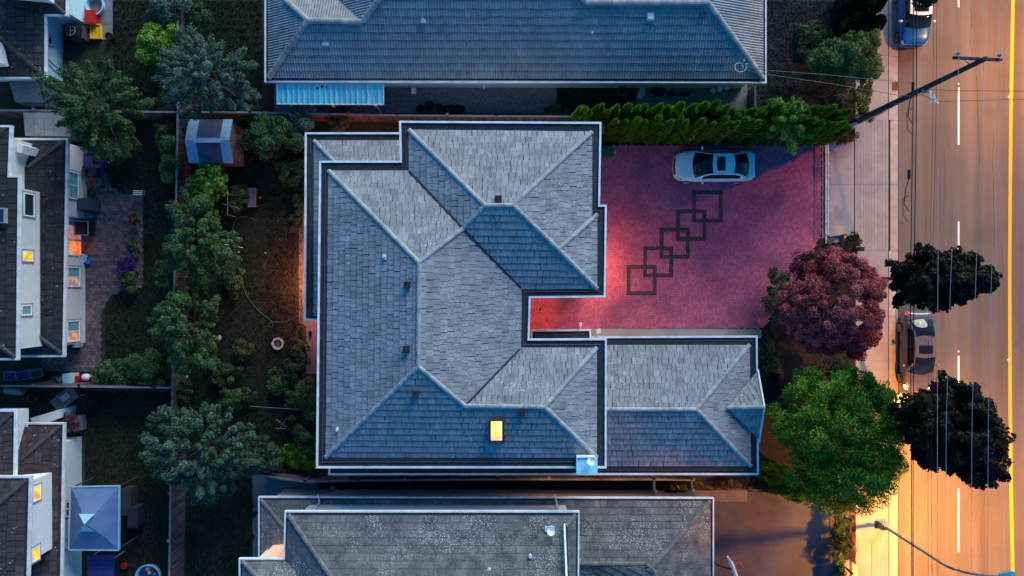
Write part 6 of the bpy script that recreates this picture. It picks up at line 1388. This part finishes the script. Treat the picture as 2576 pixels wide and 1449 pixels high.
for a, b in ((-.7, -.35), (.7, -.35), (.7, .35), (-.7, .35)): m_ = MB(); m_.box((a, b, .35), (.05, .05, .7)); m_.build('leg', M['metal'], e, local=True)
wp = P(165, 1075, 1.0); m_ = MB(); m_.prism(px([(112, 1050), (205, 1045), (206, 1082), (165, 1090), (112, 1080)], .5), 0, .5); dk_ = T(m_.build('deck', M['patio_c']), 'grey raised deck at the corner of the lower left house', 'deck')
tree('bare tangled climber over the grey deck', 165, 1065, 1.0, .8, LM['plum'], 'plant', name='plant', clumps=14, per=90, size=.12, clump=.26, seed=77, r2=.5, trunk=.04, rz=.2)
# things right of the canopy
box_thing('barbecue', 'dark covered barbecue right of the blue canopy, upper', 'barbecue', 318, 1262, .55, 1.6, .8, M['darkgrey']); box_thing('cabinet', 'dark square cabinet right of the blue canopy, lower', 'cabinet', 334, 1302, .62, 1.2, .85, mat('dark_blue_cabinet', (.03, .035, .05), rough=.7))
bt = empty('tarp_frame', (P(250, 1430).x, P(250, 1430).y, 0), 'blue violet ribbed tarp roof at the bottom edge below the canopy', 'tarp roof')
for k in range(6):
    m_ = MB(); a = P(219+k*.0, 1402+k*13, 1.2); b = P(288, 1402+k*13, 1.2); m_.box(((a.x+b.x)/2, a.y, 1.2), (b.x-a.x, .29, .03), tone=random.uniform(-.2, .2)); m_.build('tarp_panel', mat('violet_blue_tarp', (.035, .045, .19), (.05, .06, .25), rough=.6) if k == 0 else bpy.data.materials['violet_blue_tarp'], bt)
for x in (221, 286):
    m_ = MB(); p = P(x, 1405, 1.2); m_.box((p.x, p.y, .6), (.05, .05, 1.18)); m_.build('post', M['metal'], bt)
pc = P(372, 1452, .3); pl = empty('wading_pool', (pc.x, pc.y, 0), 'round wading pool with a cyan rim and coloured toys at the bottom edge', 'pool')
m_ = MB(); m_.lathe((pc.x, pc.y, 0), [(.68, 0), (.72, .3), (.76, .34), (.72, .36), (.66, .3), (.64, .05)], 28); m_.build('rim', M['pale_blue'], pl)
m_ = MB(); m_.lathe((pc.x, pc.y, .08), [(.64, 0), (0, 0)], 24); m_.build('water', mat('dark_pool_water', (.02, .04, .12), rough=.08, spec=.8), pl)
for dx, dy, mt, l in ((.0, .2, 'yellow_p', 'yellow'), (.22, .32, 'green_p', 'green'), (-.2, .3, 'red_p', 'red'), (.3, .1, 'blue_tub', 'blue'), (-.1, .45, 'pale_blue', 'pale blue')):
    m_ = MB(); m_.lathe((pc.x+dx, pc.y+dy, .09), [(.11, 0), (.12, .06), (.06, .12), (0, .13)], 10, sx=random.uniform(.8, 1.3)); T(m_.build('toy', M[mt]), '%s toy floating in the round wading pool' % l, 'toy', 'toys in the wading pool')
# red cover and stick by canopy
m_ = MB(); p = P(310, 1426, .2); m_.lathe((p.x, p.y, 0), [(.2, 0), (.18, .15), (0, .2)], 8, sx=1.2); T(m_.build('toy', M['red_p']), 'small red toy on the ground right of the ribbed tarp', 'toy')
# central lawn
fp = P(700, 864); fr_ = empty('fire_ring', (fp.x, fp.y, 0), 'round ring of pale stones on the worn lawn', 'fire pit')
for k in range(14):
    t = 2*math.pi*k/14; m_ = MB(); m_.box((fp.x+.3*math.cos(t), fp.y+.3*math.sin(t), .08), (.1+random.uniform(-.02, .03), .13, .13+random.uniform(-.02, .03)), rz=t, tone=random.uniform(-.2, .2)); m_.build('stone', M['stone'], fr_)
m_ = MB(); m_.lathe((fp.x, fp.y, .03), [(.24, 0), (.1, .05), (0, .06)], 9); m_.build('ash', mat('ash_and_char', (.04, .035, .035), (.16, .14, .14), rough=1, scale=14), fr_)
def ground_tube(name, l, c, pts, r_, mat_):
    m_ = MB(); pp = []; V = [Vector((*P(x, y)[:2], .05)) for x, y in pts]
    for i in range(len(V)-1):
        a0_, a1_, a2_, a3_ = V[max(i-1, 0)], V[i], V[i+1], V[min(i+2, len(V)-1)]
        for k in range(6):
            t = k/6; pp.append(.5*((2*a1_)+(-a0_+a2_)*t+(2*a0_-5*a1_+4*a2_-a3_)*t*t+(-a0_+3*a1_-3*a2_+a3_)*t**3))
    pp.append(V[-1]); m_.tube(pp, r_, 5); return T(m_.build(name, mat_), l, c)
ground_tube('garden_hose', 'long green hose curving across the central lawn to the west wall', 'hose', [(648, 556), (625, 546), (600, 549), (587, 570), (590, 620), (600, 680), (620, 740), (650, 780), (685, 810), (684, 822), (676, 820), (684, 810), (715, 810), (750, 795)], .02, M['hose'])
ground_tube('garden_hose', 'short green hose arching over the patio edge by the white bench', 'hose', [(320, 500), (320, 480), (312, 468), (300, 465), (292, 475), (294, 492)], .016, M['hose'])
tp = P(718, 1067); e = empty('stake_tripod', (tp.x, tp.y, 0), 'three crossed pale stakes standing among the shrubs', 'stakes')
for a, b in (((-.45, -.42, 0), (.35, .5, .9)), ((.5, -.45, 0), (-.25, .45, .9)), ((-.5, -.2, .25), (.5, -.22, .25))): m_ = MB(); m_.bar(a, b, .035, .035); m_.build('stake', mat('pale_stake', (.3, .3, .28), rough=.9) if 'pale_stake' not in bpy.data.materials else bpy.data.materials['pale_stake'], e, local=True)
for x, y, l in ((760, 375, 'dark round pot against the lower west gutter'),): pot(l, x, y, .26, .3, M['terracotta'], fill=M['pot'])
for k, (x, y, l) in enumerate(((780, 836, 'small black pot by the back path, upper'), (780, 842, 'small black pot by the back path, lower'))): pot(l, x, y, .1, .15, M['pot'], g='small black pots')
bn = P(634, 497, .45); e = empty('bench', (bn.x, bn.y, 0), 'grey wooden bench standing on the central lawn', 'bench')
for k in range(4): m_ = MB(); m_.box((-.2+k*.13, 0, .45), (.1, 1.15, .03), tone=random.uniform(-.2, .2)); m_.build('slat', M['wood_top'], e, local=True)
for s_ in (-.48, .48): m_ = MB(); m_.box((0, s_, .21), (.46, .06, .42)); m_.build('leg', M['wood'], e, local=True)
wf = P(566, 610, 2.6); m_ = MB()
for a, b in (((-.12, -.12), (.12, -.12)), ((.12, -.12), (.12, .12)), ((.12, .12), (-.12, .12)), ((-.12, .12), (-.12, -.12))): m_.bar((wf.x+a[0], wf.y+a[1], 2.9), (wf.x+b[0], wf.y+b[1], 2.9), .03, .03)
m_.tube([(wf.x, wf.y-.12, 2.9), (wf.x, wf.y-.14, 0)], .02, 5); m_.bar((wf.x-.14, wf.y-.2, 2.75), (wf.x+.1, wf.y-.3, 2.75), .05, .03); T(m_.build('bird_feeder', M['white']), 'small white square frame on a pole at the edge of the mid green tree', 'bird feeder')
for x, y, l in ((673, 396, 'white pebble near the shed bush'), (655, 497, 'pale stone beside the wooden bench, right'), (601, 634, 'tiny white stone inside the hose curve, left'), (668, 636, 'tiny white stone near the dirt patch'), (553, 850, 'white cracked plate shaped stone right of the second mid green tree')):
    p = P(x, y); m_ = MB(); r_ = .18 if x == 553 else .06; m_.lathe((p.x, p.y, .02), [(r_, 0), (r_*.8, r_*.5), (0, r_*.7)], 7, sx=.7 if x == 553 else 1.2); T(m_.build('stone', M['stone']), l, 'stone')
ring_m = MB(); p = P(575, 935, .3); ring_m.tube([(p.x+.28*math.cos(t), p.y+.3*math.sin(t), .3) for t in [i*2*math.pi/20 for i in range(21)]], .012, 4); ring_m.tube([(p.x, p.y-.3, .3), (p.x, p.y-.3, 0)], .012, 4); T(ring_m.build('wire_hoop', M['hose']), 'thin wire plant hoop on the lower central lawn', 'hoop')
# trellis wires near shed vine
m_ = MB(); a = P(680/1.0*0+678, 540, 1.2)
for y in (505, 520): q0 = P(570, 487, 1.1); 
m_.bar(P(573, 488, 1.3), P(572, 540, 1.3), .03, .03); m_.bar(P(560, 512, 1.3), P(605, 525, 1.3), .03, .03); m_.tube([P(573, 488, 1.3), (P(573, 488, 1.3).x, P(573, 488, 1.3).y, 0)], .02, 5); m_.tube([P(572, 540, 1.3), (P(572, 540, 1.3).x, P(572, 540, 1.3).y, 0)], .02, 5)
T(m_.build('trellis', M['twig']), 'thin pale trellis bars beside the bright vine', 'trellis')
# bungalow side yard
for i, (x, y, r_) in enumerate(((1058, 273, .25), (1080, 268, .34), (1105, 271, .26), (1122, 274, .24), (1135, 271, .22), (1148, 274, .24), (1162, 274, .22))):
    pot('dark pot %s from the left in the row by the fence below the bungalow' % ords[i], x, y, r_, .3, M['pot'], g='dark pots in a row along the fence')
pot('round pale rimmed planter below the bungalow window', 1566, 228, .3, .35, M['pot'], 'planter'); m_ = MB(); p = P(1566, 228, .38); m_.tube([(p.x+.29*math.cos(t), p.y+.29*math.sin(t), .37) for t in [i*2*math.pi/24 for i in range(25)]], .022, 5); T(m_.build('planter_rim', M['wood_top']), 'pale hoop lying on the round planter rim', 'hoop')
for i, (x, y) in enumerate(((1793, 229), (1810, 225), (1826, 221))):
    p = P(x, y, .3); e = empty('bucket', (p.x, p.y, 0), 'white bucket with a lid, %s of three below the bungalow corner' % ['left', 'middle', 'right'][i], 'bucket', 'white buckets below the bungalow'); m_ = MB(); m_.lathe((0, 0, 0), [(0, 0), (.15, 0), (.17, .4)], 16); m_.build('body', M['metal'], e, local=True); m_ = MB(); m_.lathe((0, 0, .4), [(.18, 0), (.18, .03), (.1, .04), (0, .04)], 16); m_.build('lid', M['vent_l'], e, local=True)
p = P(1612, 232, .3); m_ = MB(); m_.add([(p.x-.2, p.y-.3, .05), (p.x+.05, p.y-.35, .2), (p.x+.3, p.y-.1, .1), (p.x+.2, p.y+.3, .25), (p.x-.05, p.y+.25, .4), (p.x-.1, p.y, .45)], [(0, 1, 5), (1, 2, 5), (2, 3, 5), (3, 4, 5), (4, 0, 5)]); T(m_.build('cloth', M['fascia_old']), 'crumpled pale cloth on the ground right of the round planter', 'cloth')
box_thing('crate', 'small frame crate on the path below the bungalow, left of the buckets', 'crate', 1724, 235, .6, .22, .3, M['black'], M['terracotta'], rim=True)
box_thing('hatch', 'pale tilted hatch cover on the path right of the metal awning', 'hatch', 1040, 228, .26, .34, .4, M['fascia_old'])
pot('black compost heap pot in the middle of the bungalow side yard', 1655, 228, .4, .25, M['pot']); pot('small black pot left of the crate below the bungalow', 1690, 236, .2, .25, M['pot'])
m_ = MB(); m_.tube([P(1217, 213, 2.6), P(1218, 222, 2.3)], .04, 6); T(m_.build('gutter_spout', M['fascia']), 'small white gutter spout hanging under the bungalow eave', 'spout')
m_ = MB(); p = P(1995-0, 330, .1); p = P(2003, 250); 
fp_ = P(1880, 250); m_.box((P(1995, 0).x*0+P(1885, 0).x, P(0, 262).y, .5), (.1, 1.6, 1.0)); T(m_.build('low_wall', M['wood']), 'low brown wall at the end of the bungalow side yard', 'wall')
# house corner by the hedge
box_thing('wheelie_bin', 'dark green wheeled bin at the house corner below the hedge', 'bin', 1528, 379, .75, .6, 1.0, M['green_p'])
p = P(1543, 373, .5); e = empty('ride_on_toy', (p.x, p.y, 0), 'yellow and black ride on toy beside the green bin', 'toy'); m_ = MB(); m_.box((0, 0, .2), (.34, .5, .25)); m_.build('body', M['yellow_p'], e, local=True); m_ = MB(); m_.box((0, .08, .4), (.26, .24, .18)); m_.build('seat', M['black'], e, local=True); m_ = MB(); m_.lathe((0, .1, .5), [(.1, 0), (0, .06)], 10); m_.build('cap', M['pale_blue'], e, local=True)
# south side strip
pot('round pot with a pale lid by the start of the side fence', 836, 1228, .2, .35, M['pot'], fill=M['stone']); pot('dark red round pot right of the pale lidded pot', 861, 1227, .2, .3, mat('dark_red_pot', (.2, .01, .015), rough=.5), fill=M['pot'])
for x, y, l in ((632, 1274, 'upper black ring planter left of the southern house'), (640, 1293, 'lower black ring planter left of the southern house'), (633, 1352, 'black coil pot farther down left of the southern house')): pot(l, x, y, .15, .25, M['pot'], g='black pots left of the southern house')
m_ = MB(); p = P(1802, 1218, .2); m_.tube([P(1717, 1236, .3), P(1703, 1222, .9)], .03, 6); T(m_.build('leaning_pole', M['metal']), 'grey pole leaning by the southern side gate', 'pole')
box_thing('bench', 'long dark bench in the grey bed between the garage and the lush tree', 'bench', 1965, 940, .3, 1.9, .4, M['black'])
box_thing('newspaper_box', 'peach coloured box lit by the lamp at the bottom of the iron fence', 'box', 2140, 1437, .75, .7, .9, mat('peach_box', (.6, .4, .28), rough=.7))
